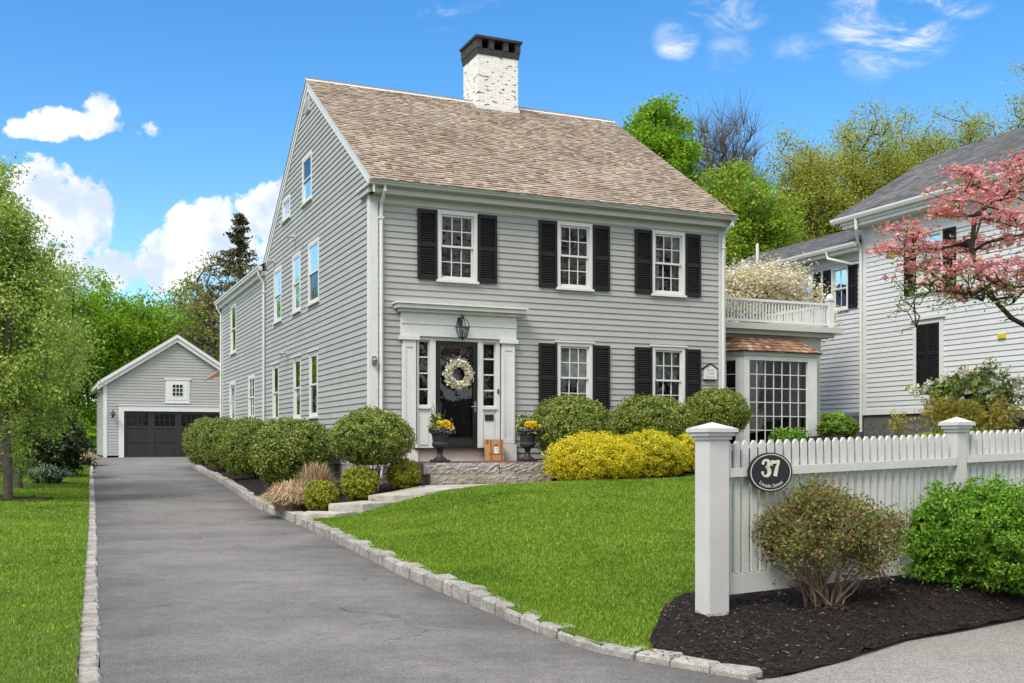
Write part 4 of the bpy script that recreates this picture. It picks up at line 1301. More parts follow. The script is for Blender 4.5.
    for (xa, xb, za2, zb2) in ((.14, .42, .12, .75), (.48, .76, .12, .75), (.14, .42, .9, 1.45), (.48, .76, .9, 1.45)):
        d_.box(Mfront, a + xa, a + xb, -.03, -.018, sill + za2, sill + zb2)
        d_.box(Mfront, a + xa + .05, a + xb - .05, -.018, -.008, sill + za2 + .05, sill + zb2 - .05)
    door = d_.build('front_door', DOORB, root)
    lt = MB(zb)
    for xa, xb in ((.14, .42), (.48, .76)):
        lt.quad(*[Mfront(a + x, -.024, z + sill) for x, z in ((xa, 1.62), (xb, 1.62), (xb, 1.94), (xa, 1.94))])
    lt.build('door_light', GLASS, door)
    s = MB(zb)
    s.box(Mfront, a + .005, a + .10, .0, .04, sill + .003, 2.028 + E0); s.box(Mfront, d - .10, d - .005, .0, .04, sill + .003, 2.028 + E0)
    s.box(Mfront, a + .10, d - .10, .0, .039, 1.93 + E0, 2.028 + E0); s.box(Mfront, a + .10, d - .10, .0, .039, sill + .003, sill + .2)
    sd_ = s.build('storm_door', DOORB, root)
    p = MB(zb); p.quad(*[Mfront(x, .012, z) for x, z in ((a + .1, sill + .2), (d - .1, sill + .2), (d - .1, 1.93 + E0), (a + .1, 1.93 + E0))]); p.build('pane', GLASS, sd_)
    h = MB(zb); h.tube([Mfront(d - .05, .045, .72 + E0), Mfront(d - .05, .085, .73 + E0), Mfront(d - .16, .09, .73 + E0)], .013, 8)
    h.box(Mfront, d - .075, d - .03, .04, .05, .62 + E0, .84 + E0); h.build('handle', BRASS, sd_)
    kp = MB(zb); kp.box(Mfront, a + .14, d - .14, .039, .045, sill + .04, sill + .16)
    for i in range(14): kp.box(Mfront, a + .16 + i * .042, a + .175 + i * .042, .045, .05, sill + .06, sill + .14)
    kp.build('kick_plate', IRON, sd_)
    mb = MB(zb); mb.box(Mfront, 2.37, 2.56, .04, .07, .46 + E0, .58 + E0); mb.box(Mfront, 2.39, 2.54, .07, .08, .54 + E0, .57 + E0); mb.build('mail_slot', IRON, ent)
    db = MB(zb); db.box(Mfront, 2.645, 2.675, .06, .08, 1.0 + E0, 1.1 + E0); db.build('door_bell', IRON, ent)
    # lantern on the frieze
    ln_ = MB(zb); cx, co = 1.805, .28
    P = lambda x, o, z: Mfront(cx + x, co + o, z + E0)
    ln_.box(Mfront, cx - .05, cx + .05, .135, .155, 2.34 + E0, 2.5 + E0)
    ln_.tube([Mfront(cx, .15, 2.46 + E0), Mfront(cx, .22, 2.52 + E0), Mfront(cx, .30, 2.50 + E0)], .011, 6)
    wt, wb, zt, zl = .105, .065, 2.29, 2.09
    for sx in (-1, 1):
        for so in (-1, 1):
            ln_.tube([P(sx * wt, so * wt, zt), P(sx * wb, so * wb, zl)], .009, 5)
            ln_.tube([P(sx * wt, so * wt, zt), P(sx * wt * .75, so * wt * .75, zt + .12), P(0, 0, zt + .2)], .009, 5)
    for w_, z_ in ((wt, zt), (wb, zl)):
        for i in range(4):
            q = [(-1, -1), (1, -1), (1, 1), (-1, 1)]; ln_.tube([P(q[i][0] * w_, q[i][1] * w_, z_), P(q[(i + 1) % 4][0] * w_, q[(i + 1) % 4][1] * w_, z_)], .009, 5)
    ln_.lathe([(.0, .0), (.03, .01), (.035, .04), (.012, .06), (.0, .075)], P(0, 0, zt + .18), 10)
    ln_.lathe([(.0, -.07), (.018, -.05), (.03, -.01), (.04, .005)], P(0, 0, zl - .0), 10)
    ln_.tube([P(0, 0, zl), P(0, 0, zl + .14)], .012, 6)
    lan = ln_.build('porch_lantern', IRON, root)
    gl = MB(zb)
    q = [(-1, -1), (1, -1), (1, 1), (-1, 1)]
    for i in range(4):
        a1, a2 = q[i], q[(i + 1) % 4]
        gl.quad(P(a1[0] * wb * .97, a1[1] * wb * .97, zl), P(a2[0] * wb * .97, a2[1] * wb * .97, zl), P(a2[0] * wt * .97, a2[1] * wt * .97, zt), P(a1[0] * wt * .97, a1[1] * wt * .97, zt))
    gl.build('pane', GLASS, lan)
    # ---- sunroom with roof terrace and bay window
    S0 = 1.2; xr = 11.85
    Ms = lambda x, o, z: (x, S0 - o, z)
    m = MB(zb)
    siding(m, Ms, WT, xr - .2, .8, 2.36 + E0, .1235, [(8.62, 11.45, .9, 2.45 + E0)])
    siding(m, lambda x, o, z: (xr + o, x, z), S0, S0 + 4, .8, 2.36 + E0, .1235)
    m.build('sunroom_wall', SIDING, root)
    c = MB(zb)
    c.box(Ms, xr - .2, xr + .02, 0, .03, .8, 2.36 + E0)
    c.box(Ms, WT, xr + .02, 0, .04, 2.36 + E0, 2.60 + E0)
    c.box(Ms, WT, xr + .26, -4, .25, 2.60 + E0, 2.70 + E0)
    c.box(Ms, WT, xr + .40, -4, .40, 2.703 + E0, 2.84 + E0)
    c.build('sunroom_cornice', TRIMG, root)
    m = MB(zb)
    zr0, zr1 = 2.90 + E0, 3.45 + E0
    for (M, a, d) in ((lambda x, o, z: (x, S0 - .18 - o, z), WT + .02, xr + .12), (lambda x, o, z: (xr + .18 + o, x, z), S0 - .15, S0 + 3.6)):
        m.box(M, a, d, -.035, .035, zr1 - .06, zr1); m.box(M, a, d, -.03, .03, zr0, zr0 + .05)
        x = a + .05
        while x < d - .03:
            m.box(M, x, x + .032, -.016, .016, zr0 + .05, zr1 - .06); x += .092
    m.build('balustrade', TRIM, root)
    m = MB(zb)
    Mp = lambda x, o, z: (xr + .18 + x, S0 - .18 - o, z)
    m.box(Mp, -.075, .075, -.075, .075, 2.84 + E0, 3.52 + E0); m.box(Mp, -.10, .10, -.10, .10, 3.52 + E0, 3.56 + E0)
    q = Mp(0, 0, 0)
    m.lathe([(.09, 3.56 + E0), (.095, 3.59 + E0), (.07, 3.65 + E0), (.03, 3.69 + E0), (.0, 3.70 + E0)], (q[0], q[1], 0), 14)
    m.build('balustrade_post', TRIM, root)
    # bay
    bs = .42; bx0, bx1 = 9.02, 11.12; wx0, wx1 = 8.55, 11.6
    def Mang(p, qq):
        p, qq = np.array(p), np.array(qq); dd = (qq - p) / np.linalg.norm(qq - p); nn = np.array([dd[1], -dd[0]])
        return (lambda x, o, z: (*(p + dd * x + nn * o), z)), float(np.linalg.norm(qq - p))
    bz0, bz1 = .85, 2.12 + E0
    Mf = lambda x, o, z: (x, bs - o, z)
    Ml, LL_ = Mang((wx0, S0), (bx0, bs)); Mr, LR_ = Mang((bx1, bs), (wx1, S0))
    bw = MB(zb)
    gx0, gx1, gz0, gz1 = 9.17, 10.85, -.02 + E0, 1.93 + E0
    bw.box(Mf, bx0, gx0, -.1, .02, bz0, bz1); bw.box(Mf, gx1, bx1, -.1, .02, bz0, bz1); bw.box(Mf, gx0, gx1, -.1, .018, gz1, bz1); bw.box(Mf, gx0, gx1, -.1, .018, bz0, gz0)
    for M, L2 in ((Ml, LL_), (Mr, LR_)):
        bw.box(M, 0, .2, -.1, .0, bz0, bz1); bw.box(M, L2 - .2, L2, -.1, .0, bz0, bz1); bw.box(M, .2, L2 - .2, -.1, -.002, gz1, bz1); bw.box(M, .2, L2 - .2, -.1, -.002, bz0, gz0)
    bay = bw.build('bay_window', TRIM, root)
    gr = MB(zb); pn = MB(zb)
    for M, a, d, nc in ((Mf, gx0, gx1, 7), (Ml, .2, LL_ - .2, 2), (Mr, .2, LR_ - .2, 2)):
        for i in range(nc + 1):
            xx = a + (d - a) * i / nc; gr.box(M, xx - .010, xx + .010, -.06, -.025, gz0, gz1)
        for j in range(7):
            zz = gz0 + (gz1 - gz0) * j / 6; gr.box(M, a, d, -.059, -.027, zz - .010, zz + .010)
        pn.quad(M(a, -.04, gz0), M(d, -.04, gz0), M(d, -.04, gz1), M(a, -.04, gz1))
    gr.build('muntin_grid', TRIM, bay); pn.build('pane', GLASS, bay)
    cu = MB(zb)
    for (a0, a1) in ((gx1 - .42, gx1 - .05), (gx0 + .02, gx0 + .16)):
        nn = 14
        for i in range(nn):
            xa, xb = a0 + (a1 - a0) * i / nn, a0 + (a1 - a0) * (i + 1) / nn
            cu.quad(Mf(xa, -.16 - .03 * (i % 2), gz0), Mf(xb, -.16 - .03 * ((i + 1) % 2), gz0), Mf(xb, -.16 - .03 * ((i + 1) % 2), gz1), Mf(xa, -.16 - .03 * (i % 2), gz1))
    cu.build('curtain', CURTAIN, bay)
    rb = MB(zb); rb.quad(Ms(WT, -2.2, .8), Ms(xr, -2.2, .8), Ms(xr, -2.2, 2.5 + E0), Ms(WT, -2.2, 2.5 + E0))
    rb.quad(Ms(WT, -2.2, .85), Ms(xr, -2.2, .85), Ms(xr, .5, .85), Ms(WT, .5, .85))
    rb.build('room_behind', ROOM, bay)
    # a bright far window seen through the room
    fw_ = MB(zb)
    fw_.box(Ms, 8.95, 9.02, -2.1, -2.05, .9 + E0 - .3, 1.75 + E0)
    for i in range(9): fw_.box(Ms, 9.02, 9.5, -2.1, -2.06, .75 + i * .13 + E0 - .2, .80 + i * .13 + E0 - .2)
    fw_.build('far_blind', BLIND, bay)
    # bay roof, hipped, cedar
    ov = .13
    ez, tz = 2.13 + E0, 2.52 + E0
    e_pts = [(wx0 - ov * 1.2, S0, ez), (bx0 - ov * .6, bs - ov, ez), (bx1 + ov * .6, bs - ov, ez), (wx1 + ov * 1.2, S0, ez)]
    t_pts = [(wx0 + .42, S0 - .02, tz), (bx0 + .30, S0 - .2, tz), (bx1 - .30, S0 - .2, tz), (wx1 - .42, S0 - .02, tz)]
    br = MB(zb)
    for i in range(3):
        e0_, e1_, t1_, t0_ = (np.array(q) for q in (e_pts[i], e_pts[i + 1], t_pts[i + 1], t_pts[i]))
        nC = 5
        nrm = np.cross(e1_ - e0_, t0_ - e0_); nrm /= np.linalg.norm(nrm); nrm *= np.sign(nrm[2])
        for j in range(nC):
            f0, f1 = j / nC, min(1, (j + 1.15) / nC)
            a0, a1 = e0_ + (t0_ - e0_) * f0, e1_ + (t1_ - e1_) * f0; b0, b1 = e0_ + (t0_ - e0_) * f1, e1_ + (t1_ - e1_) * f1
            nn = max(3, int(np.linalg.norm(a1 - a0) / .13))
            for q in range(nn):
                g0, g1 = q / nn, (q + .97) / nn; tk = .02 * rng.uniform(.8, 1.4)
                p0, p1, p2, p3 = a0 + (a1 - a0) * g0, a0 + (a1 - a0) * g1, b0 + (b1 - b0) * g1, b0 + (b1 - b0) * g0
                br.add([p0, p1, p0 + nrm * tk, p1 + nrm * tk, p3 + nrm * .003, p2 + nrm * .003], [(0, 1, 3, 2), (2, 3, 5, 4), (0, 2, 4), (1, 5, 3)])
    br.add([*e_pts, *t_pts, ], [(0, 1, 5, 4), (1, 2, 6, 5), (2, 3, 7, 6), (4, 5, 6, 7)])
    br.build('bay_roof', CEDARN, bay)
    cr = MB(zb)
    cr.prism([(p[0], p[1], ez - .09) for p in [(wx0 - .04, S0), (bx0 - .03, bs - .05), (bx1 + .03, bs - .05), (wx1 + .04, S0)]], (0, 0, .085))
    cr.build('bay_cornice', TRIMG, bay)


def plaque():
    x, y = to_xy(7.78, -.05)
    e = empty('house_plaque', x, y, 1.42 + E0, TH)
    m = MB(); M = lambda a, o, z: (a, -o, z)
    w, h = .165, .17
    out = [(-w, 0), (w, 0), (w, h + .06), (0, h + .155), (-w, h + .06)]
    m.prism([M(a, -.02, z) for a, z in out], (0, -.035, 0)); m.build('plaque_board', TRIM, e)
    b = MB()
    for p, q in (((-w - .025, h + .055), (0, h + .165)), ((0, h + .165), (w + .025, h + .055))):
        b.prism([M(p[0], -.025, p[1]), M(q[0], -.025, q[1]), M(q[0], -.025, q[1] + .022), M(p[0], -.025, p[1] + .022)], (0, -.055, 0))
    b.box(M, -w - .006, w + .006, -.02, .03, -.018, -.001)
    b.build('plaque_border', BLACK, e)
    t = MB(); rr = random.Random(2)
    for z, n, hh in ((.205, 7, .026), (.13, 5, .05), (.045, 8, .028)):      # three rows of old lettering, too worn to read
        for i in range(n):
            xx = (i - (n - 1) / 2) * (.03 if hh < .04 else .038)
            t.box(M, xx - .004, xx + .002, .016, .019, z - hh / 2, z + hh / 2)
            t.box(M, xx + .002, xx + .013, .016, .0185, z + rr.choice((-1, 0, 1)) * hh * .4 - .003, z + .004)
    t.build('lettering', INK, e)
    tag(e, 'small white house-shaped plaque with grey lettering on the clapboards by the right corner', 'plaque')


def stoop():
    x, y = to_xy(1.82, -.8)
    e = empty('granite_stoop', x, y, .5, TH)
    M = lambda a, o, z: (a, -o, z)
    rr = np.random.default_rng(8)

    def rough(name, x0, x1, o0, o1, z0, z1, mat, amp):
        # split stone: a gridded rough front on a plain block
        nx, nz = int((x1 - x0) / .05), 7
        v = []; f = []
        for i in range(nx + 1):
            for j in range(nz + 1):
                edge = .0 if j in (0, nz) else 1
                v.append(M(x0 + (x1 - x0) * i / nx, o1 + edge * rr.normal(0, amp) + edge * amp * 1.2 * math.sin(j / nz * math.pi), z0 + (z1 - z0) * j / nz - .5))
        for i in range(nx):
            for j in range(nz):
                q = i * (nz + 1) + j; f.append((q, q + nz + 1, q + nz + 2, q + 1))
        n = len(v)
        v += [M(x0, o0, z0 - .5), M(x1, o0, z0 - .5), M(x0, o0, z1 - .5), M(x1, o0, z1 - .5)]
        f.append((nz, nx * (nz + 1) + nz, n + 3, n + 2)); f.append((0, nz, n + 2, n)); f.append((nx * (nz + 1), n + 1, n + 3, nx * (nz + 1) + nz))
        me = bpy.data.meshes.new(name); me.from_pydata(v, [], f); me.materials.append(mat)
        o = bpy.data.objects.new(name, me); COL.objects.link(o); o.parent = e
    x0, x1 = .62 - 1.82, 3.12 - 1.82
    rough('granite_block', x0 - .08, .20, -.75, .80, .73, .935, GRANITE, .008); rough('granite_block', .215, x1, -.75, .80, .73, .935, GRANITE, .008)
    rough('granite_block', x0 + .04, .55, -.75, .84, .46, .725, GRANITE2, .004); rough('granite_block', .56, x1 - .02, -.75, .84, .46, .725, GRANITE2, .004)
    b = MB()
    for i in range(23):
        for j in range(7):
            xx = x0 + i * .109; oo = -.79 + j * .214
            b.box(M, xx, xx + .101, oo, oo + .206, .9 - .5, .945 - .5)
    b.build('brick_floor', BRICK, e)
    tag(e, 'low granite stoop with red brick floor under the black front door', 'stoop')


def path_slabs():
    labs = ['lowest pale path slab beside the driveway curb', 'middle pale path slab between the driveway and the lawn', 'long curved upper path slab leading to the granite stoop']
    polys = [[(-3.40, 16.70), (-2.78, 16.66), (-2.50, 17.20), (-3.36, 17.42)], [(-3.0, 17.30), (-2.42, 17.22), (-1.85, 17.85), (-2.55, 18.25)],
             [(-2.45, 18.08), (-1.78, 17.62), (-1.45, 17.53), (-.96, 17.73), (-.56, 18.03), (-.16, 18.46), (.34, 18.82), (1.0, 19.06), (1.8, 19.45), (.6, 19.75), (-.2, 19.65), (-.9, 19.42), (-1.6, 18.98), (-2.1, 18.62)]]
    zs = [(.0, .19), (.1, .315), (.2, 0)]
    for i, (p, (a, b), l) in enumerate(zip(polys, zs, labs)):
        c = np.mean(p, 0); e = MB(a)
        n = len(p); tops = [b if i < 2 else max(min(float(T(*q)) + .055, .545), .41) for q in p]
        e.add([(q[0] - c[0], q[1] - c[1], a) for q in p] + [(q[0] - c[0], q[1] - c[1], tz) for q, tz in zip(p, tops)],
              [tuple(range(n))[::-1], tuple(range(n, 2 * n))] + [(j, (j + 1) % n, (j + 1) % n + n, j + n) for j in range(n)])
        o = e.build('path_slab', SLABM, bevel=.012 if i < 2 else .0); o.location = (c[0], c[1], a)
        tag(o, l, 'path slab', 'stone path slabs')


def urns():
    def urn(x, y, label):
        e = empty('urn_planter', x, y, .945, TH)
        m = MB()
        m.box(lambda a, o, z: (a, -o, z), -.15, .15, -.15, .15, 0, .05)
        m.lathe([(.125, .05), (.12, .075), (.07, .10), (.05, .15), (.047, .19), (.065, .215), (.05, .23), (.075, .25), (.135, .285), (.155, .33), (.15, .36), (.135, .375), (.14, .40), (.155, .50), (.175, .555), (.215, .575), (.225, .595), (.215, .61), (.185, .60), (.165, .54), (.01, .53)], (0, 0, 0), 28)
        m.build('urn_body', URNM, e, smooth=False)
        tag(e, label, 'urn', 'cast iron urns flanking the door')
        return e

    def flowers(x, y, label, seed, tall):
        rng = np.random.default_rng(seed); e = empty('potted_flowers', x, y, .945 + .55, TH)
        def cl(n, r, z0, z1, cx=0, cy=0):
            a = rng.uniform(0, 6.28, n); q = np.sqrt(rng.random(n)) * r
            return np.c_[cx + q * np.cos(a), cy + q * np.sin(a), rng.uniform(z0, z1, n)]
        leaves_from('leaves', np.r_[cl(240, .22, 0, .14), cl(110, .12, .1, .34, -.06 if tall else -.1, .02)], rng, .085, .04, L_RHODO, e)
        leaves_from('trailing_petals', np.r_[cl(260, .24, .0, .1, .04), cl(60, .12, .05, .25, .1)], rng, .055, .045, L_PURP, e)
        leaves_from('yellow_petals', np.r_[cl(200, .12, .08, .22, .02, -.12), cl(80, .08, .05, .16, .13, -.1)], rng, .055, .05, L_PANSY, e)
        S0, S1 = [], []
        for i in range(7 if tall else 4):
            a = rng.uniform(0, 6.28); b = np.array([-.04 + .05 * math.cos(a), .05 * math.sin(a), .05]); S0.append(b); S1.append(b + np.array([rng.normal(-.03, .04), rng.normal(0, .04), rng.uniform(.35, .55 if tall else .38)]))
        tubes_np('twigs', S0, S1, [.008] * len(S0), [.006] * len(S0), TWIG if not tall else BARKD, e)
        tag(e, label, 'flowers', 'spring flowers in the urns')
    l = to_xy(px_s(440, -1.33), -1.33); r = to_xy(px_s(527.5, -1.2), -1.2)
    urn(*l, 'dark cast urn on the stoop in front of the black door, left of the pair')
    urn(*r, 'dark cast urn on the stoop beside the clipped bush, right of the pair')
    flowers(*l, 'tall spring arrangement with dark twigs and yellow pansies in the urn before the door', 11, True)
    flowers(*r, 'low spring arrangement with yellow pansies in the urn beside the clipped bush', 12, False)


def wreath():
    x, y = to_xy(1.785, -.10)
    e = empty('door_wreath', x, y, 1.37 + E0, TH)
    rng = np.random.default_rng(3); n = 1500
    a = rng.uniform(0, 6.28, n); b = rng.uniform(0, 6.28, n); q = .068 * rng.random(n) ** .5
    R_ = .215
    c = np.c_[(R_ + q * np.cos(b) * 1.15) * np.cos(a), q * np.sin(b) * .55, (R_ + q * np.cos(b) * 1.15) * np.sin(a)]
    out = rng.random(n) < .15
    c[out] *= np.array([1.17, 1, 1.17])
    w = rng.random(n) < .62
    leaves_from('white_petals', c[w] + np.array([0, -.03, 0]), rng, .062, .05, L_WHITE, e)
    leaves_from('leaves', c[~w], rng, .07, .03, L_PEAR, e)
    m = MB(); m.tube([(R_ * math.cos(t), 0, R_ * math.sin(t)) for t in np.linspace(0, 6.283, 28)], .03, 6, False); m.build('twig_ring', TWIG, e)
    tag(e, 'round wreath of white blossom hanging on the black front door', 'wreath')


def parcel():
    s = -.30; x, y = to_xy(px_s(494.5, s), s)
    e = empty('parcel_box', x, y, .946, TH + R(4))
    M = lambda a, o, z: (a, -o + z * .12, z)
    m = MB(); m.box(M, -.17, .17, -.09, .09, 0, .43); m.build('box', KRAFT, e, bevel=.006)
    t = MB(); t.box(M, -.125, -.095, .09, .093, .02, .42); t.box(M, .105, .135, .09, .093, .02, .42); t.box(M, -.17, .17, .088, .0925, .13, .15)
    for sx in (-1, 1): t.box(M, sx * .172 - .012 if sx > 0 else -.174, sx * .172 + .002 if sx > 0 else -.158, .02, .0935, .34, .425)
    t.build('tape', paint('brown tape', (.24, .11, .045), .15, .4, 6), e)
    l = MB(); l.box(M, -.035, .055, .09, .096, .15, .28); l.build('label', PAPER, e)
    b = MB(); b.box(M, -.02, .04, .09, .0945, .31, .325); b.box(M, -.01, .03, .096, .098, .24, .25); b.box(M, -.01, .04, .096, .098, .2, .206); b.build('printing', IRON, e)
    tag(e, 'brown cardboard parcel with white label leaning beside the front door', 'parcel')


def garage():
    t0, s0 = -3.16, 34.73
    x, y = to_xy(t0, s0); zb = float(zdrive(51.4)) - .03
    root = empty('detached_garage', x, y, zb, TH)
    tag(root, 'small grey gabled garage with wide charcoal door at the end of the driveway', 'garage')
    Wd, Dp = 6.72, 7.5; ax = Wd / 2
    g = zb + .02; ev = 3.05 + E0; ap = 5.25 + E0; k = (ap - ev) / ax
    m = MB(zb)
    dx0, dx1, dz1 = .90, 5.95, 1.56 + E0
    wx0, wx1, wz0, wz1 = 2.82, 3.96, 2.02 + E0, 3.12 + E0
    holes = [(dx0 - .1, dx1 + .1, g - .1, dz1 + .05), (wx0 + .03, wx1 - .03, wz0 + .03, wz1 - .03)]
    prof = lambda z: (0, Wd) if z < ev else ((z - ev) / k, Wd - (z - ev) / k)
    siding(m, Mfront, 0, Wd, g + .1, ap - .05, .14, holes, prof)
    siding(m, Mleft, 0, Dp, g + .1, ev + .1, .14)
    siding(m, lambda a, o, z: (Wd + o, a, z), 0, Dp, g + .1, ev + .1, .14)
    m.build('clapboard_wall', SIDING, root)
    b = MB(zb); b.box(Mfront, 0, Wd, -Dp, -Dp + .1, g, ev); b.build('back_wall', SIDING, root)
    c = MB(zb)
    c.box(Mfront, -.03, .13, 0, .03, g, ev); c.box(Mleft, .0, .13, 0, .029, g, ev)
    c.build('corner_board', TRIM, root)
    c = MB(zb); c.box(Mfront, Wd - .13, Wd + .03, 0, .03, g, ev); c.build('corner_board', TRIM, root)
    c = MB(zb)
    c.box(Mfront, dx0 - .24, dx0, -.08, .05, g, dz1); c.box(Mfront, dx1, dx1 + .24, -.08, .05, g, dz1); c.box(Mfront, dx0 - .24, dx1 + .24, -.08, .052, dz1, dz1 + .27)
    c.box(Mfront, dx0 - .3, dx1 + .3, 0, .09, dz1 + .272, dz1 + .32)
    c.build('door_frame', TRIM, root)
    d = MB(zb)
    d.box(Mfront, dx0, dx1, -.12, -.07, g, dz1)
    n = 4; pw = (dx1 - dx0) / n
    for i in range(n):
        a, e = dx0 + i * pw, dx0 + (i + 1) * pw
        d.box(Mfront, a, a + .15, -.07, -.045, g, dz1); d.box(Mfront, e - .15, e, -.07, -.045, g, dz1)
        for z0_, z1_ in ((g, g + .14), (g + .74, g + .86), (g + 1.42, g + 1.54), (dz1 - .14, dz1)):
            d.box(Mfront, a + .15, e - .15, -.07, -.046, z0_, z1_)
    door = d.build('garage_door', GDOOR, root)
    pn = MB(zb); mt = MB(zb)
    for i in range(n):
        a, e = dx0 + i * pw + .15, dx0 + (i + 1) * pw - .15; z0_, z1_ = g + 1.54, dz1 - .14
        pn.quad(Mfront(a, -.062, z0_), Mfront(e, -.062, z0_), Mfront(e, -.062, z1_), Mfront(a, -.062, z1_))
        for j in range(1, 4): xx = a + (e - a) * j / 4; mt.box(Mfront, xx - .015, xx + .015, -.061, -.05, z0_, z1_)
        zz = (z0_ + z1_) / 2; mt.box(Mfront, a, e, -.061, -.0505, zz - .012, zz + .012)
    pn.build('pane', GLASS, door); mt.build('muntin', GDOOR, door)
    w = MB(zb)
    w.box(Mfront, wx0, wx1, 0, .04, wz0, wz1); w.box(Mfront, wx0 - .06, wx1 + .06, .0, .07, wz1, wz1 + .07); w.box(Mfront, wx0 - .04, wx1 + .04, 0, .07, wz0 - .06, wz0)
    w.box(Mfront, wx0 + .1, wx1 - .1, .04, .055, wz0 + .1, wz1 - .12)
    win = w.build('loft_window', TRIM, root)
    p = MB(zb); cx = (wx0 + wx1) / 2
    p.box(Mfront, cx - .25, cx + .25, .05, .06, wz0 + .3, wz1 - .22); p.build('pane', DOORB, win)
    q = MB(zb)
    for i in range(4):
        xx = cx - .25 + .5 * i / 3; q.box(Mfront, xx - .015, xx + .015, .06, .07, wz0 + .3, wz1 - .22)
        zz = wz0 + .3 + (wz1 - wz0 - .52) * i / 3; q.box(Mfront, cx - .25, cx + .25, .06, .069, zz - .015, zz + .015)
    q.build('muntin', TRIM, win)
    r = MB(zb); oh = .3
    for sg in (-1, 1):
        e_, z_ = ax + sg * (ax + oh), ev - oh * k
        r.prism([(e_, -.25, z_ + .06), (ax, -.25, ap + .06), (ax, -.25, ap + .12), (e_, -.25, z_ + .12)], (0, Dp + .5, 0))
    r.build('roof', ASPH, root)
    rk = MB(zb)
    for sg in (-1, 1):
        e_, z_ = ax + sg * (ax + oh), ev - oh * k
        rk.prism([(e_, -.27, z_ - .08), (ax, -.27, ap - .08), (ax, -.27, ap + .085), (e_, -.27, z_ + .085)], (0, .06, 0))
        rk.prism([(e_, -.20, z_ - .28), (ax, -.20, ap - .28), (ax, -.20, ap - .085), (e_, -.20, z_ - .085)], (0, .19, 0))
        rk.prism([(e_, -.1, z_ - .10), (e_ - sg * oh, -.1, z_ - .1), (e_ - sg * oh, -.1, z_ + .04), (e_, -.1, z_ + .04)], (0, Dp, 0))
    rk.build('rake_board', TRIM, root)
    l = MB(zb); lx, lz = .38, 1.42 + E0
    l.tube([Mfront(lx, .03, lz - .02), Mfront(lx, .16, lz + .16), Mfront(lx, .28, lz + .12)], .018, 6)
    l.lathe([(.03, .02), (.06, -.02), (.14, -.12), (.16, -.15)], Mfront(lx, .28, lz + .1), 14); l.lathe([(.0, -.3), (.05, -.28), (.06, -.2), (.05, -.14)], Mfront(lx, .28, lz + .1), 10)
    l.build('barn_light', IRON, root)


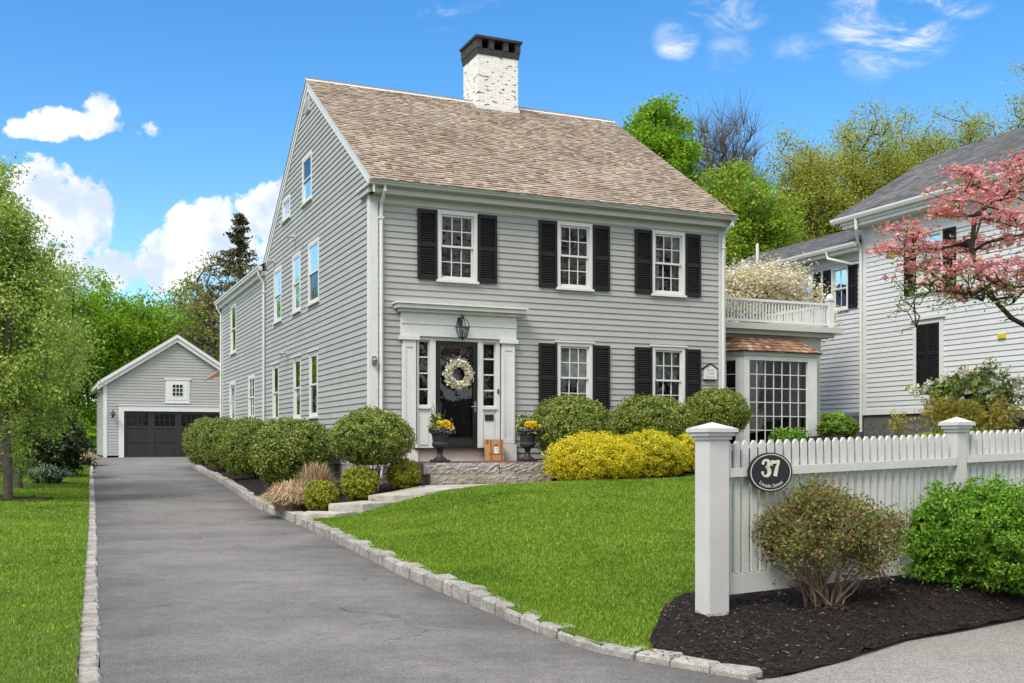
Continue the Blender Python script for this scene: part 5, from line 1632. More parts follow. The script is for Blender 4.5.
def neighbour():
    P = np.array([(863 - 512) / F * 30.0, 30.0]); zb = 1.3
    root = empty('neighbour_house', P[0], P[1], zb, TH)
    tag(root, 'pale clapboard house with grey asphalt roof and dark shutters behind the picket fence', 'house')
    k = 30 / 28
    g = .79 + E0; ev = 5.95 + E0
    Ln = 11.0
    w_lo = (-2.96, -1.93, 1.47 + E0, 3.25 + E0); w_up = (-2.95, -2.05, 4.0 + E0, 5.5 + E0)
    w_b1 = (-4.9 + 4.0, 0, 0, 0)
    holes = [(a + .02, b - .02, c + .02, d - .02) for a, b, c, d in (w_lo, w_up)]
    m = MB(zb)
    siding(m, Mleft, -Ln, 0, g + .1, 5.45 + E0, .135, holes)
    # wing behind
    ww = [(.70, 1.42, 3.9 + E0, 5.16 + E0), (2.23, 2.88, 3.9 + E0, 5.16 + E0)]
    Mw = lambda x, o, z: (.12 - o, x, z)
    siding(m, Mw, 0, 8, g + .1, 5.45 + E0, .135, [(a + .02, b - .02, c + .02, d - .02) for a, b, c, d in ww])
    # far gable end facing back and near gable facing the street
    kk = .586; ap_o = 3.2; az = 8.55 + E0; ez = az - kk * ap_o
    siding(m, lambda x, o, z: (x, -Ln - o, z), 0, 6.4, g + .1, az, .135, [], lambda z: (0, 6.4) if z < ez else ((z - ez) / kk, 6.4 - (z - ez) / kk))
    siding(m, lambda x, o, z: (x, o, z), 0, 6.4, g + .1, az, .135, [], lambda z: (0, 6.4) if z < ez else ((z - ez) / kk, 6.4 - (z - ez) / kk))
    m.build('clapboard_wall', NSIDE, root)
    b = MB(zb); b.box(Mleft, -Ln, 8, -6.4, -6.3, 1.2, ez); b.build('back_wall', NSIDE, root)
    f = MB(zb); f.box(Mleft, -Ln, 0, -.3, -.02, 1.2, g); f.box(Mw, 0, 8, -.3, -.02, 1.2, g); f.build('foundation', STONEF, root)
    c = MB(zb)
    c.box(Mleft, -Ln, .0, 0, .035, g, g + .16)
    c.box(Mleft, -.16, .0, .0, .03, g + .162, 5.45 + E0)
    c.box(Mleft, -Ln, .02, .0, .035, 5.45 + E0, 6.05 + E0)
    c.box(Mleft, -Ln, .3, .0, .48, 6.052 + E0, 6.14 + E0)
    c.box(Mleft, -Ln, .34, .40, .52, 6.142 + E0, 6.27 + E0)
    c.box(Mw, 0.04, 8, 0, .035, 5.25 + E0, 5.45 + E0); c.box(Mw, .04, 8.2, 0, .34, 5.452 + E0, 5.56 + E0)
    c.build('cornice', TRIM, root)
    gt = MB(zb)
    gt.prism([(-o, -Ln, z + E0) for o, z in [(.522, 6.22), (.522, 6.36), (.66, 6.36), (.655, 6.3), (.62, 6.23)]], (0, Ln + .62, 0))
    gt.prism([(.12 - o, .0, z + E0) for o, z in [(.342, 5.55), (.342, 5.68), (.47, 5.68), (.46, 5.62), (.43, 5.56)]], (0, 8.2, 0))
    gt.build('gutter', TRIM, root)
    r = MB(zb); rng = random.Random(9)
    O = np.array([-.56, .62, az - kk * (ap_o + .56) + .06]); up = np.array([1, 0, kk]) / math.hypot(1, kk); n = np.array([-kk, 0, 1]) / math.hypot(1, kk)
    shingles(r, O, (0, -1, 0), up, n, Ln + .9, (ap_o + .56) * math.hypot(1, kk), .145, .12, .3, .008, rng)
    O2 = np.array([6.96, .62, az - kk * (ap_o + .56) + .06])
    r.quad(tuple(O2), tuple(O2 + np.array([0, -Ln - .9, 0])), (ap_o, -Ln - .28, az + .06), (ap_o, .62, az + .06))
    k2 = .43
    O3 = np.array([-.30, 8.3, 5.66 + E0]); up2 = np.array([1, 0, k2]) / math.hypot(1, k2); n2 = np.array([-k2, 0, 1]) / math.hypot(1, k2)
    shingles(r, O3, (0, -1, 0), up2, n2, 8.3, 3.1, .145, .12, .3, .008, rng)
    e3 = O3 + up2 * 3.1
    r.quad(tuple(e3), tuple(e3 + np.array([0, -8.3, 0])), (6.4, 0, 5.0 + E0), (6.4, 8.3, 5.0 + E0))
    r.build('shingle_roof', ASPH, root)
    d = MB(zb)
    d.quad((-.4, .61, O[2] - .0), (ap_o, .61, az + .03), (ap_o, .61, az - .25), (-.4, .61, O[2] - .22))
    d.prism([(-.55, .56, O[2] - .02), (ap_o, .56, az + .04), (ap_o, .56, az - .2), (-.55, .56, O[2] - .22)], (0, .05, 0))
    d.prism([(6.95, .56, O[2] - .02), (ap_o, .56, az + .04), (ap_o, .56, az - .2), (6.95, .56, O[2] - .22)], (0, .05, 0))
    d.build('rake_board', TRIM, root)
    vt = MB(zb); vt.lathe([(.05, 0), (.05, .75)], (.55, 5.6, 5.9 + E0), 10); vt.build('vent_pipe', TRIM, root)
    window(root, Mleft, zb, *w_up, cols=2, rows=1, blind=('shade', .3), trim=TRIM)
    for q in ww: window(root, Mw, zb, *q, cols=2, rows=1, blind=('shade', .45), trim=TRIM)
    for a, b_ in ((-3.38, -2.97), (-2.03, -1.62)): shutter(root, Mleft, zb, a, b_, 3.95 + E0, 5.5 + E0)
    for a, b_ in ((.32, .68), (1.44, 1.76), (1.9, 2.21), (2.9, 3.2)): shutter(root, Mw, zb, a, b_, 3.9 + E0, 5.13 + E0)
    # ground floor window with its shutters closed
    m = MB(zb); x0, x1, z0, z1 = w_lo
    m.box(Mleft, x0, x0 + .12, 0, .05, z0, z1); m.box(Mleft, x1 - .12, x1, 0, .05, z0, z1); m.box(Mleft, x0 + .12, x1 - .12, 0, .05, z1 - .12, z1); m.box(Mleft, x0 - .03, x1 + .03, 0, .09, z0 - .06, z0)
    m.box(Mleft, x0 - .06, x1 + .06, 0, .10, z1, z1 + .05)
    w = m.build('window', TRIM, root)
    mid = (x0 + x1) / 2
    for a, b_ in ((x0 + .125, mid - .004), (mid + .004, x1 - .125)):
        shutter(w, lambda x, o, z: (-o + .01, x, z), zb, a, b_, z0 + .01, z1 - .125, .52)
    m = MB(zb)
    m.tube([Mleft(-.35, .58, 6.24 + E0), Mleft(-.35, .56, 5.95 + E0), Mleft(-.12, .30, 5.66 + E0), Mleft(.0, .08, 5.52 + E0), Mleft(.0, .08, 1.62)], .045, 8); m.build('downspout', TRIM, root)
    m = MB(zb)
    m.tube([Mw(1.2, .42, 5.58 + E0), Mw(1.15, .40, 5.38 + E0), Mw(.5, .1, 5.15 + E0), Mw(.12, .08, 5.14 + E0)], .04, 8); m.build('downspout', TRIM, root)
    y_ = MB(zb); y_.box(Mleft, -4.9, -4.68, .0, .06, 2.53 + E0, 2.64 + E0); y_.build('utility_tag', YELLOWM, root)


def fence():
    B = R(27.0); f = np.array([math.cos(B), math.sin(B)])
    p1 = np.array([(712 - 512) / F * 7.35, 7.35])
    zb = .13
    root = empty('picket_fence', p1[0], p1[1], zb, B)
    tag(root, 'white picket fence with capped posts beside the mulch bed', 'fence')
    M = lambda x, o, z: (x, -o, z)
    climb = .028

    def post(x, a, top, base):
        m = MB(zb); h = a / 2
        m.box(M, x - h, x + h, -h, h, base, top - .115)
        m.build('post', FENCEM, root, bevel=.004)
        c = MB(zb)
        c.box(M, x - h - .012, x + h + .012, -h - .012, h + .012, top - .115, top - .09)
        c.box(M, x - h - .03, x + h + .028, -h - .028, h + .028, top - .089, top - .065)
        c.box(M, x - h - .044, x + h + .044, -h - .044, h + .044, top - .064, top - .040)
        q = h + .042; z = top - .039
        c.add([M(x - q, -q, z), M(x + q, -q, z), M(x + q, q, z), M(x - q, q, z), M(x, 0, z + .045)], [(0, 1, 4), (1, 2, 4), (2, 3, 4), (3, 0, 4), (3, 2, 1, 0)])
        c.build('post_cap', FENCEM, root)
    post(0, .168, .140 + E0 + .0, .0)
    post(2.42, .108, .205 + E0 - .0, .1)
    post(5.0, .118, .225 + E0 + .08, .1)

    def section(x0, x1, lift):
        zt = lambda x: .018 + E0 + lift + climb * (x - x0)
        m = MB(zb); x = x0 + .018; rr = random.Random(int(x0 * 10)); pit = .0768
        while x < x1 - .05:
            w = .049; t_ = zt(x); o = 0; th = .022
            bz = t_ - .93
            j = rr.uniform(-.002, .002)
            sh = [(x, bz), (x + w, bz), (x + w, t_ - .032), (x + w * .62, t_ - .004), (x + w * .38, t_ - .004), (x, t_ - .032)]
            m.prism([M(a, o - .012 + j, z) for a, z in sh], (0, -th, 0)); x += pit
        m.build('picket_panel', FENCEM, root)
        for (lo, hi, o0, o1, nm) in ((-.255, -.195, .012, .055, 'rail'), (-1.075, -.935, -.02, .022, 'bottom_board')):
            m = MB(zb)
            P = [M(x0, o, zt(x0) + q) for o in (o0, o1) for q in (lo, hi)] + [M(x1, o, zt(x1) + q) for o in (o0, o1) for q in (lo, hi)]
            m.add(P, [(0, 1, 3, 2), (4, 6, 7, 5), (0, 4, 5, 1), (2, 3, 7, 6), (1, 5, 7, 3), (0, 2, 6, 4)])
            m.build(nm, FENCEM, root)
    section(.094, 2.36, 0)
    section(2.48, 4.94, .082)
    section(5.06, 7.5, .15)
    # ---- oval number sign
    k = .33
    sx, sz = .455, -.205 + E0
    xy = p1 + f * sx + np.array([math.sin(B), -math.cos(B)]) * .062
    e = empty('house_number_sign', xy[0], xy[1], sz, B)
    a, b = .172, .128
    e.scale = (1.15, 1, 1.09)
    n = 48
    ell = lambda s_, o: [(a * s_ * math.cos(q), -o, b * s_ * math.sin(q)) for q in [2 * math.pi * i / n for i in range(n)]]
    m = MB(); m.prism(ell(1, .0), (0, -.016, 0)); m.build('oval_plate', SIGNB, e)
    m = MB()
    A_, B_ = ell(.925, .0175), ell(.885, .0175)
    for i in range(n): m.add([A_[i], A_[(i + 1) % n], B_[(i + 1) % n], B_[i]], [(0, 1, 2, 3)])
    m.build('rim_line', SIGNW, e)

    def stroke(m, pts, ws, o=.0165, th=.004):
        pts = np.array(pts, float); d = np.gradient(pts, axis=0); d /= np.linalg.norm(d, axis=1)[:, None]; nn = np.c_[-d[:, 1], d[:, 0]]
        w = np.array(ws)[:, None] / 2
        l_, r_ = pts + nn * w, pts - nn * w
        for i in range(len(pts) - 1):
            q = [l_[i], l_[i + 1], r_[i + 1], r_[i]]
            m.prism([(p[0], -o, p[1]) for p in q], (0, -th, 0))
    m = MB()

    def arc(cx, cz, rx, rz, a0, a1, n_=18):
        q = np.radians(np.linspace(a0, a1, n_)); return np.c_[cx + rx * np.cos(q), cz + rz * np.sin(q)]
    # numeral three: two bowls, thick on the right, ball ends on the left
    u = arc(-.040, .056, .024, .023, 160, -90); stroke(m, u, [.013 + .013 * max(0, math.cos(math.radians(q))) for q in np.linspace(160, -90, 18)])
    u = arc(-.041, .004, .028, .029, 90, -165); stroke(m, u, [.012 + .016 * max(0, math.cos(math.radians(q))) for q in np.linspace(90, -165, 18)])
    for cx, cz in ((-.062, .058), (-.066, -.002)): stroke(m, [(cx - .009, cz), (cx, cz), (cx + .009, cz)], [.012, .019, .012], .0167)
    # numeral seven
    stroke(m, [(.002, .066), (.033, .066), (.067, .069)], [.026, .020, .022], .0166)
    stroke(m, [(.006, .072), (.006, .042)], [.012, .008], .0169)
    stroke(m, [(.062, .066), (.046, .030), (.032, -.026)], [.012, .022, .028], .0168)
    m.build('numerals', SIGNW, e)
    # street name, letter by letter along the lower curve
    word = 'Lincoln Street'
    adv = {'L': .62, 'i': .3, 'n': .62, 'c': .56, 'o': .62, 'l': .3, ' ': .34, 'S': .68, 't': .4, 'r': .44, 'e': .6}
    size = .027; tot = sum(adv[c] for c in word) * size; pos = -tot / 2
    V_, F_ = [], []
    for ch in word:
        w_ = adv[ch] * size
        if ch != ' ':
            cu = bpy.data.curves.new('letter', 'FONT'); cu.body = ch; cu.size = size * 1.25; cu.align_x = 'CENTER'; cu.offset = .0006; cu.resolution_u = 3
            ob = bpy.data.objects.new('letter', cu)
            me = ob.to_mesh()
            px_ = pos + w_ / 2
            q = px_ / (a * .76)
            ang = math.asin(max(-1, min(1, q)))
            cx, cz = a * .76 * math.sin(ang), -b * .78 * math.cos(ang)
            rot = math.atan2(b * .78 * math.sin(ang), a * .76 * math.cos(ang))
            base = len(V_)
            for v in me.vertices:
                X, Z = v.co.x, v.co.y
                V_.append((cx + X * math.cos(rot) - Z * math.sin(rot), -.0185, cz + X * math.sin(rot) + Z * math.cos(rot)))
            F_ += [tuple(base + i for i in p.vertices) for p in me.polygons]
            ob.to_mesh_clear(); bpy.data.objects.remove(ob); bpy.data.curves.remove(cu)
        pos += w_
    me = bpy.data.meshes.new('street_name'); me.from_pydata(V_, [], F_); me.materials.append(SIGNW)
    o = bpy.data.objects.new('street_name', me); COL.objects.link(o); o.parent = e
    tag(e, 'oval blue black number 37 sign on the white picket fence', 'sign')


def bin_():
    x, y = (1027 - 512) / F * 17.0, 17.0
    z = float(T(x, y)); e = empty('wheeled_bin', x, y, z, TH)
    M = lambda a, o, z_: (a * (1 + .1 * z_), -o * (1 + .1 * z_), z_)
    m = MB(); m.box(M, -.26, .26, -.3, .3, .05, .95); m.build('bin_body', BIN, e, bevel=.02)
    m = MB(); m.box(M, -.28, .28, -.33, .31, .952, 1.0); m.tube([(-.25, .36, .93), (.25, .36, .93)], .02, 8); m.build('lid', BIN, e, bevel=.01)
    m = MB(); m.box(M, -.2, .2, .301, .306, .8, .86); m.build('sticker', BINRED, e)
    for sx in (-1, 1):
        m = MB(); m.tube([(sx * .24, .28, .1), (sx * .29, .28, .1)], .1, 14); m.build('wheel', IRON, e)
    tag(e, 'black wheeled bin with a red sticker at the right edge beside the flowering bushes', 'bin')


# ------------------------------------------------------------------ planting
def planting():
    # clipped mounds along the house side
    for i, (px, t, rx, ry, rz, zc, lab) in enumerate([
            (293, -.95, .90, .92, .76, .82, 'broad clipped evergreen mound by the house side, nearest of the row along the driveway'),
            (249, -.80, .78, .8, .82, .82, 'second clipped evergreen mound along the house side, behind the broad nearest one'),
            (224, -.60, .78, .8, .88, .84, 'third clipped evergreen mound along the house side, before the farthest one'),
            (205, -.40, .78, .8, .90, .82, 'farthest clipped evergreen mound in the row along the house side')]):
        s = px_t(px, t); x, y = to_xy(t, s)
        shrub('evergreen_mound', lab, 'bush', x, y, zc, (rx, ry, rz), L_BOX, .050, 22000 if i == 0 else 14000, 20 + i, 'clipped evergreen mounds beside the driveway', stems=8, flatbot=-.85, tuft=1100, amp=.05, depth=.13)
    x, y = (372 - 512) / F * 18.9, 18.9
    shrub('clipped_bush', 'rounded clipped bush with bare stems below at the house corner left of the door', 'bush', x, y, 1.03, (.74, .74, .52), L_BOX, .040, 19000, 31, 'clipped bushes round the house front', stems=22, flatbot=-.92, tuft=1000, amp=.05, depth=.16, bark=BARK)
    for i, (px, s, rx, rz, zc, lab) in enumerate([
            (570.5, -1.05, .84, .62, 1.0, 'clipped bush under the left ground floor window beside the right urn'),
            (651, -.95, .90, .56, 1.06, 'clipped bush under the right ground floor window'),
            (716, -.75, .72, .56, 1.05, 'clipped bush at the right house corner behind the fence post')]):
        t = px_s(px, s); x, y = to_xy(t, s)
        shrub('clipped_bush', lab, 'bush', x, y, zc, (rx, .8, rz), L_BOX, .040, 19000, 40 + i, 'clipped bushes round the house front', stems=20, flatbot=-.92, tuft=1000, amp=.05, depth=.16)
    # golden shrubs
    x, y = (594 - 512) / F * 19.5, 19.6
    shrub('golden_shrub', 'bright yellow mounded shrub at the lawn edge beside the stoop', 'shrub', x, y, .34, (.90, .62, .52), L_YEL, .040, 24000, 50, 'golden shrubs below the windows', stems=6, flatbot=-.7, tuft=1300, amp=.06, depth=.18, leaf2=L_YEL2, frac2=.2)
    x, y = (651 - 512) / F * 20.6, 20.7
    shrub('golden_shrub', 'yellow green mounded shrub under the right window, half behind the bright yellow one', 'shrub', x, y, .40, (.78, .6, .50), L_YEL2, .040, 20000, 51, 'golden shrubs below the windows', stems=6, flatbot=-.75, tuft=1200, amp=.06, depth=.18, leaf2=L_YEL, frac2=.3)
    x, y = (688 - 512) / F * 21.2, 21.3
    shrub('golden_shrub', 'small yellow shrub half hidden by the fence post', 'shrub', x, y, .36, (.5, .5, .45), L_YEL2, .040, 11000, 52, 'golden shrubs below the windows', flatbot=-.75, tuft=400, amp=.08, depth=.22, leaf2=L_YEL, frac2=.4)
    # globes and straw grasses in the drive bed
    for i, (px, D, rx, zc, lab) in enumerate([(321, 17.7, .295, .26, 'small yellow green globe shrub nearest the driveway curb, beside the straw grass'), (359.5, 18.4, .335, .30, 'small globe shrub in front of the bare stemmed corner bush, middle of three'),
                                              (403, 19.0, .305, .27, 'small green globe shrub beside the left end of the stoop')]):
        x, y = (px - 512) / F * D, D
        shrub('globe_shrub', lab, 'shrub', x, y, zc, (rx, rx, rx * .95), L_GLOBE, .036, 6500, 60 + i, 'small globe shrubs in the driveway bed', tuft=500, flatbot=-.85, amp=.04, depth=.2, leaf2=L_OCHRE if i != 1 else L_LIME, frac2=.10)
    x, y = (291 - 512) / F * 18.2, 18.2
    grass_clump('straw_grass', 'tan tuft of dry ornamental grass in the mulch near the driveway curb', 'grass tuft', x, y, .62, .46, 3400, L_STRAW, 70, .006, 'dry grass tufts in the driveway bed')
    x, y = (316 - 512) / F * 19.6, 19.6
    grass_clump('straw_grass', 'pale dry grass tuft behind the yellow green globe shrub', 'grass tuft', x, y, .55, .38, 1500, L_STRAW, 71, .006, 'dry grass tufts in the driveway bed', arch=.5)
    # shrubs in front of the fence
    x, y = 2.42, 7.62
    twiggy_shrub(x - .2, y - .05)
    x, y = (972 - 512) / F * 8.5, 8.3
    shrub('spring_shrub', 'bright green leafy shrub in front of the picket fence at the right edge', 'shrub', x, y, .35, (.80, .55, .46), L_LIME, .031, 44000, 81, stems=18, flatbot=-.85, tuft=700, amp=.11, depth=.34, outb=False)
    # behind the fence
    s = -.1; t = px_s(838, s); x, y = to_xy(t, s); D = y
    hz = float(T(x, y))
    shrub('low_hedge', 'low flat topped green hedge behind the fence right of the bay window', 'hedge', x, y, (E0 + (443 - 428) / F * D) - hz, (.50, .42, .30), L_LIME, .045, 8000, 90, flatbot=-.9, tuft=350, amp=.04, leaf2=L_BOX, frac2=.4)
    x, y = (790 - 512) / F * 23.2, 23.2
    shrub('sprouting_plant', 'small sprouting plant below the bay window behind the pickets', 'plant', x, y, E0 + .12 - float(T(x, y)), (.5, .3, .22), L_LIME, .06, 1200, 91, outb=False, depth=.6, amp=.15, core=False)
    D = 17.5; x, y = (972 - 512) / F * D, D
    zc = E0 + (443 - 398) / F * D - float(T(x, y))
    shrub('rhododendron', 'dark leaved rhododendron with white blossom against the pale neighbouring wall', 'bush', x, y, zc, (.74, .6, .44), L_RHODO, .085, 6500, 92, stems=16, flatbot=-.95, tuft=240, amp=.22, depth=.6, blooms=70, outb=False, bark=BARK, wd=.4)
    D = 16.4
    for i, (px, py, r, lab) in enumerate([(945, 413, .38, 'bronze and green azalea behind the second fence post'), (992, 419, .44, 'yellow bronze azalea in front of the rhododendron'), (898, 424, .24, 'thin bronze shoots by the neighbouring house foundation')]):
        x, y = (px - 512) / F * D, D + (.0, -.4, 6)[i]
        x = (px - 512) / F * y
        shrub('bronze_azalea', lab, 'shrub', x, y, E0 + (443 - py) / F * y - float(T(x, y)), (r, r, r * .72 if i < 2 else r * 1.3), L_OCHRE, .055, (2200, 2400, 420)[i], 93 + i, 'bronze azaleas behind the fence', stems=8, flatbot=-1, tuft=160, amp=.22, depth=.7, outb=False, core=False, wd=.4)
    # left side
    D = 21.3; x, y = (6 - 512) / F * D, D
    tree('pear_tree', 'nearest spring green tree at the left edge with pale young leaves', 'tree', x, y, E0 + (443 - 150) / F * D, 1.6, 3.1, .10, L_PEAR, .070, 95, 460, 101, 'pear trees on the left lawn', sig=.16, zc=3.85, shape='cone', rtip=.008, gap=.5, seg=.4)
    D = 25.0; x, y = (17 - 512) / F * D, D
    tree('pear_tree', 'second spring green tree just behind the nearest one on the left', 'tree', x, y, E0 + (443 - 235) / F * D, 1.75, 2.65, .11, L_PEAR, .074, 85, 420, 102, 'pear trees on the left lawn', sig=.17, zc=3.45, rtip=.008, gap=.45, seg=.4)
    for i, (px, D, zc, r, lab) in enumerate([(45, 31, 1.0, (1.25, 1.0, 1.25), 'large dark evergreen bush under the left trees'), (-2, 33, 1.3, (1.5, 1.2, 1.6), 'dark evergreen bush at the left edge behind the trunks')]):
        x, y = (px - 512) / F * D, D
        shrub('dark_evergreen', lab, 'bush', x, y, zc, r, L_DARK, .12, 7000, 110 + i, 'dark evergreens on the left', flatbot=-.9, tuft=300, amp=.16, depth=.35)
    x, y = (47 - 512) / F * 27.5, 27.5
    grass_clump('strap_plant', 'clump of blue grey strap leaves at the edge of the left lawn', 'plant', x, y, .62, .62, 320, L_SAGE, 120, .022)
    x, y = (79 - 512) / F * 41, 41
    grass_clump('straw_grass', 'tan grass clump at the far end of the left curb', 'grass tuft', x, y, .62, .75, 1800, L_STRAW, 121, .015)
    # trees behind the garage, six maples made from two crowns
    base = []
    g = 'maples behind the garage'
    for (px, D, top, rx, rz, seed, lab) in [(118, 66, 282, 3.6, 4.2, 201, 'bright green maple rising behind the left half of the garage'), (196, 70, 292, 3.4, 4.4, 202, 'bright green maple rising over the right slope of the garage roof')]:
        base.append(tree('maple_tree', lab, 'tree', (px - 512) / F * D, D, E0 + (443 - top) / F * D, rx, rz, .26, L_MAPLE, .20, 80, 330, seed, g, sig=.42, rtip=.02, gap=.3, bark=BARKD))
    for i, (px, D, k, rz, sc, lab) in enumerate([(70, 62, 0, 2.0, .92, 'bright green maple left of the garage with a dark trunk'), (30, 68, 1, 1.0, 1.0, 'green maple far behind the left pear trees'), (156, 76, 0, 4.0, 1.08, 'tallest green maple directly behind the garage peak'),
                                                 (228, 74, 1, 2.6, .86, 'green maple beside the rear wing of the grey house'), (-25, 58, 0, 5.2, .95, 'green maple at the left picture edge behind the pears')]):
        o = copy_tree(base[k]); o.location = ((px - 512) / F * D, D, float(T((px - 512) / F * D, 60)) - .05); o.rotation_euler.z = rz; o.scale = (sc, sc, sc)
        tag(o, lab, 'tree', g)
    D = 60; x = (240 - 512) / F * D
    spruce(x, D, E0 + (443 - 212) / F * D, 'tall dark spruce rising behind the rear wing of the grey house')
    D = 64
    tree('budding_tree', 'thin bronze budding tree left of the dark spruce', 'tree', (212 - 512) / F * D, D, E0 + (443 - 258) / F * D, 2.2, 3.2, .18, L_BRONZE, .20, 16, 240, 211, 'bronze budding trees by the spruce', sig=.35, twigs=500, rtip=.018)
    tree('budding_tree', 'thin bronze budding tree half hidden behind the rear wing', 'tree', (262 - 512) / F * D, D - 4, E0 + (443 - 284) / F * D, 1.8, 3.0, .18, L_BRONZE, .20, 16, 200, 212, 'bronze budding trees by the spruce', sig=.35, twigs=300, rtip=.018)
    # right background
    D = 58
    tree('maple_tree', 'dense green tree crown just right of the cedar roof ridge', 'tree', (652 - 512) / F * D, D, E0 + (443 - 110) / F * D, 2.5, 3.6, .25, L_MAPLE, .19, 150, 320, 301, 'green trees behind the houses', sig=.34, rtip=.02, gap=.3)
    tree('maple_tree', 'yellow green tree behind the right end of the cedar roof', 'tree', (737 - 512) / F * 52, 52, E0 + (443 - 170) / F * 52, 2.5, 3.4, .22, L_MAPLE, .18, 130, 320, 302, 'green trees behind the houses', sig=.34, rtip=.02, gap=.3, leaf2=L_OLIVE, frac2=.4)
    D = 64
    tree('bare_tree', 'leafless grey tree standing against the sky between two green crowns', 'tree', (722 - 512) / F * D, D, E0 + (443 - 102) / F * D, 2.9, 5.2, .3, None, .75, 0, 330, 303, sig=.3, twigs=2600, rtip=.016, gap=.15, seg=.6)
    g = 'olive budding trees behind the neighbouring roof'
    for (px, D, top, rx, rz, seed, lab) in [(812, 60, 128, 3.2, 6.0, 311, 'olive yellow budding tree in the gap between the two roofs'), (862, 62, 124, 3.0, 6.2, 312, 'broad olive budding tree above the left end of the neighbouring roof'),
                                            (915, 66, 118, 2.8, 6.4, 313, 'olive budding tree rising over the middle of the neighbouring roof'), (985, 66, 106, 3.6, 6.6, 314, 'olive budding tree above the neighbouring roof near the right edge'),
                                            (1040, 64, 100, 3.2, 6.4, 315, 'olive budding tree cut off by the right edge above the neighbouring roof')]:
        tree('budding_tree', lab, 'tree', (px - 512) / F * D, D, E0 + (443 - top) / F * D, rx, rz, .28, L_OLIVE, .14, 105, 520, seed, g, sig=.46, twigs=900, rtip=.018, gap=.45, bark=BARKD)
    # dogwoods
    D = 29.5; x = (775 - 512) / F * D
    x = (757 - 512) / F * D
    tree('white_dogwood', 'cream flowering dogwood between the two houses behind the balustrade', 'tree', x, D, E0 + (443 - 264) / F * D, 1.9, 1.5, .10, L_CREAM, .095, 110, 400, 401, sig=.2, flat=.6, leafname='blossom', rtip=.006, bark=BARKD, seg=.4, leaf2=L_PEAR, frac2=.05, ry=1.3, zc=None)
    pink_dogwood()
    # bare street trees across the road, seen mirrored in the front windows
    first = None
    for i, (x, y, rz, sc) in enumerate([(18, -9, 0, 1), (27, -14, 1, 1.1), (36, -11, 2.2, 1), (46, -17, 4, 1.15), (9, -16, 3, 1), (-4, -18, 5, 1.05), (-17, -13, 2.7, 1), (56, -12, 1.5, 1.1)]):
        lab = 'budding roadside tree across the street, mirrored in the front windows'
        if first is None:
            first = o = tree('roadside_tree', lab, 'tree', x, y, 13, 4.6, 5.4, .3, L_BRONZE, .17, 14, 260, 501, 'roadside trees', sig=.5, twigs=900, rtip=.03)
        else:
            o = copy_tree(first); o.location = (x, y, -.05); o.rotation_euler.z = rz; o.scale = (sc * 1.4,) * 3
    rng = np.random.default_rng(78); n = 9000
    a = rng.uniform(-60, 90, n); c = np.c_[a, -34 - rng.uniform(0, 10, n), (6.5 + 1.5 * np.sin(a * .3)) * rng.random(n) ** .8]
    leaves_from('roadside_wood', c, rng, 1.2, .9, L_DARK, None, kind='stuff')
    # distant wood closing the view
    rng = np.random.default_rng(77); n = 26000
    a = rng.uniform(-75, 85, n); d = rng.uniform(0, 14, n)
    hgt = 5.0 + 1.6 * np.sin(a * .21) + 1.2 * np.sin(a * .53 + 1) + .8 * np.sin(a * 1.3)
    c = np.c_[a, 92 + d + .002 * a * a, hgt * rng.random(n) ** .7 + .5]
    leaves_from('distant_wood', c, rng, .9, .7, L_MAPLE, None, kind='stuff')


def twiggy_shrub(x, y):
    rng = np.random.default_rng(80); zb = float(T(x, y)) + .03
    e = empty('twiggy_shrub', x, y, zb)
    n = 560
    pts = []
    while len(pts) < n:
        p = rng.uniform(-1, 1, 3)
        if p @ p > 1: continue
        if p @ p < .3 and rng.random() < .8: continue
        if p[2] < -.4 and (abs(p[0]) < .45 or rng.random() < .6): continue
        l_ = 1 + .12 * math.sin(4 * p[0] + 2) + .1 * math.sin(6 * p[2] + p[1] * 4)
        pts.append(np.array([p[0] * .56 * l_, p[1] * .46, .46 + p[2] * .35 * l_]))
    nodes = []
    S0, S1, r0, r1 = [], [], [], []
    for i in range(34):
        a = rng.uniform(0, 6.28); q = rng.uniform(.02, .12); b = np.array([math.cos(a) * q, math.sin(a) * q, -.02])
        tg = pts[rng.integers(n)]; p = b; prev = b
        ok = math.cos(a) * tg[0] + math.sin(a) * tg[1] > -.05
        if not ok: tg = tg * np.array([-1, -1, 1])
        for j in range(1, 7):
            f = j / 6; nx = b + (tg - b) * np.array([f ** 1.25, f ** 1.25, f]) + rng.normal(0, .012, 3)
            S0.append(prev); S1.append(nx); r0.append(.010 * (1.1 - .8 * f)); r1.append(.010 * (1.0 - .8 * f)); prev = nx
            if j >= 2: nodes.append(nx)
    nodes = np.array(nodes)
    for p in pts:
        d = np.linalg.norm(nodes - p, axis=1) + .5 * np.maximum(0, nodes[:, 2] - p[2]); j = int(np.argmin(d))
        mid = (nodes[j] + p) / 2 + rng.normal(0, .012, 3)
        S0 += [nodes[j], mid]; S1 += [mid, p]; r0 += [.0036, .0028]; r1 += [.0028, .0016]
    tubes_np('stems', S0, S1, r0, r1, TWIG, e, 5)
    e.scale = (1.02, 1.0, .98)
    P = np.array(pts)
    out = P[(P[:, 2] > .45) | (rng.random(n) < .55)]
    cc = np.repeat(out, 46, 0) + rng.normal(0, .042, (len(out) * 46, 3))
    leaves_from('leaves', cc, rng, .027, .015, L_REDGRN, e)
    tag(e, 'twiggy rounded shrub with bare stems and reddish leaf tips under the number sign', 'shrub')


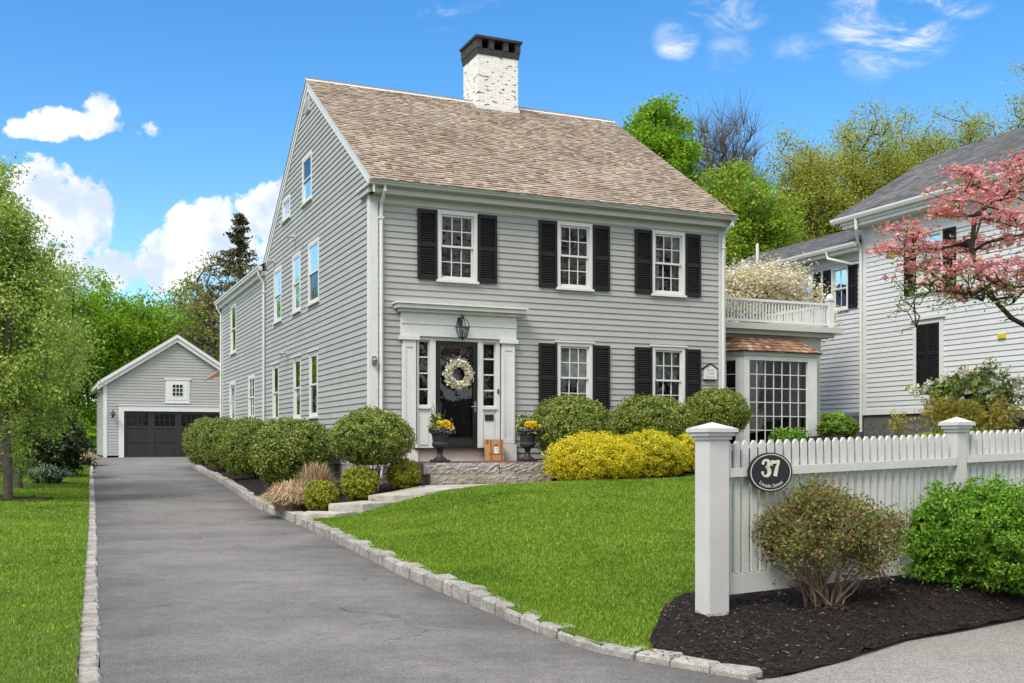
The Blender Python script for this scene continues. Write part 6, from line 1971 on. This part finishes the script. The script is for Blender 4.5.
def spruce(x, y, top, label):
    rng = np.random.default_rng(210); zb = float(T(x, 60)) - .05; e = empty('spruce_tree', x, y, zb); H = top - zb
    tubes_np('trunk', [(0, 0, 0), (0, 0, H * .5)], [(0, 0, H * .5), (0, 0, H)], [.22, .12], [.12, .015], BARKD, e, 8)
    S0, S1, c = [], [], []
    z = H * .25
    while z < H - .1:
        f = 1 - (z - H * .25) / (H * .75); L_ = .15 + 4.2 * f ** .95
        for k in range(int(5 + 3 * f)):
            a = rng.uniform(0, 6.28); l_ = L_ * rng.uniform(.55, 1.1)
            d = np.array([math.cos(a), math.sin(a), 0])
            p = np.array([0, 0, z + rng.uniform(-.1, .1)]); prev = p
            for j in range(1, 5):
                g = j / 4; q = p + d * l_ * g + np.array([0, 0, (-.30 * g + .30 * g * g * 1.3) * l_]); S0.append(prev); S1.append(q)
                for _ in range(int(14 * (1.2 - .4 * g))):
                    c.append(prev + (q - prev) * rng.random() + rng.normal(0, 1, 3) * np.array([.13, .13, .09]) * (1.2 - .5 * g) + np.array([0, 0, -.05]))
                prev = q
        z += .34 + .12 * f
    tubes_np('limbs', S0, S1, [.03] * len(S0), [.015] * len(S0), BARKD, e, 4)
    leaves_from('needles', np.array(c), rng, .26, .09, L_NEEDLE, e)
    tag(e, label, 'tree')


def pink_dogwood():
    rng = np.random.default_rng(402)
    D = 15.2; x, y = (1062 - 512) / F * D, D
    zb = float(T(x, y)) - .05
    e = empty('pink_dogwood', x, y, zb)
    # blossom tiers given as places in the tree: (px, py, depth, spread)
    tiers = [(905, 232, 15.0, 26), (930, 268, 14.8, 34), (890, 250, 14.6, 12), (950, 212, 15.4, 30), (985, 186, 15.6, 30), (965, 172, 15.2, 14), (1010, 170, 15.4, 28), (1035, 190, 15.0, 34),
             (1000, 215, 14.6, 32), (1020, 240, 15.8, 30), (970, 245, 15.9, 28), (990, 268, 14.4, 34), (1015, 285, 15.2, 30), (955, 292, 15.4, 22), (1050, 230, 15.2, 40), (1060, 270, 14.7, 40), (1085, 210, 15.5, 40),
             (1090, 255, 15.6, 40), (925, 248, 15.6, 22), (1040, 160, 15.8, 24), (1075, 170, 15.0, 34), (968, 200, 14.7, 26)]
    pts, kinds = [], []
    for (px, py, d, sp) in tiers:
        for i in range(int(8 + sp * .55)):
            qx = px + rng.normal(0, sp * .55); qy = py + rng.normal(0, sp * .17); dd = d + rng.normal(0, .35)
            pts.append(np.array([(qx - 512) / F * dd - x, dd - y, E0 + (443 - qy) / F * dd - zb]))
    bare = []
    for i in range(150):
        qx = rng.uniform(892, 1020); qy = 283 + rng.normal(0, 12) + .25 * abs(qx - 960); dd = 15.0 + rng.normal(0, .5)
        bare.append(np.array([(qx - 512) / F * dd - x, dd - y, E0 + (443 - qy) / F * dd - zb]))
    base = np.array([0, 0, 0]); th = E0 + (443 - 345) / F * D - zb
    tr = [np.array([.0, 0, th * i / 4]) for i in range(5)]
    # two leading limbs, leaning left into the picture and right out of it
    lead = [(1012, 318, 15.1), (985, 290, 15.1), (972, 250, 15.2), (975, 215, 15.2)]
    for q in lead: tr.append(np.array([(q[0] - 512) / F * q[2] - x, q[2] - y, E0 + (443 - q[1]) / F * q[2] - zb]))
    nodes, ed, rad, tips = grow(rng, pts + bare, tr, seg=.28, rtip=.0042, power=.40, upbias=.25, wob=.16)
    rad = np.minimum(rad, .036)
    i0 = np.array([a for a, b in ed]); i1 = np.array([b for a, b in ed])
    tubes_np('trunk', nodes[i0][:4], nodes[i1][:4], rad[i0][:4], rad[i1][:4], BARKD, e, 8)
    tubes_np('limbs', nodes[i0][4:], nodes[i1][4:], np.minimum(rad[i0], rad[i1] * 1.3)[4:], rad[i1][4:], BARKD, e, 5)
    P = np.array(pts)
    c = np.repeat(P, 10, 0) + rng.normal(0, 1, (len(P) * 10, 3)) * np.array([.09, .09, .028])
    # each flower: four bracts round a centre
    k = len(c); a = rng.uniform(0, 6.28, k); vv = []
    tilt = rng.normal(0, .45, (k, 3)) + np.array([0, 0, 1]); tilt /= np.linalg.norm(tilt, axis=1)[:, None]
    ax = np.cross(tilt, rng.normal(0, 1, (k, 3))); ax /= np.linalg.norm(ax, axis=1)[:, None]; bx = np.cross(tilt, ax)
    R_ = (.042 * rng.uniform(.7, 1.2, k))[:, None]
    for j in range(4):
        th_ = j * math.pi / 2
        d = ax * math.cos(th_) + bx * math.sin(th_); w = -ax * math.sin(th_) + bx * math.cos(th_)
        vv.append(np.stack([c, c + d * R_ * .6 + w * R_ * .42 + tilt * R_ * .15, c + d * R_ + tilt * R_ * .25, c + d * R_ * .6 - w * R_ * .42 + tilt * R_ * .15], 1))
    v = np.concatenate(vv, 1).reshape(-1, 3)
    np_mesh('blossom', v, np.arange(len(v)).reshape(-1, 4), L_PINK, e)
    g = np.repeat(P, 5, 0) + rng.normal(0, .09, (len(P) * 5, 3)) + np.array([0, 0, -.03])
    g2 = np.repeat(np.array(bare), 5, 0) + rng.normal(0, .05, (len(bare) * 5, 3))
    leaves_from('leaves', np.r_[g, g2], rng, .05, .024, L_PEAR, e)
    tag(e, 'pink flowering dogwood reaching in from the right edge before the pale neighbouring house', 'tree')


build_ground()
main_house()
garage()
neighbour()
fence()
stoop()
path_slabs()
plaque()
urns()
wreath()
parcel()
bin_()
planting()
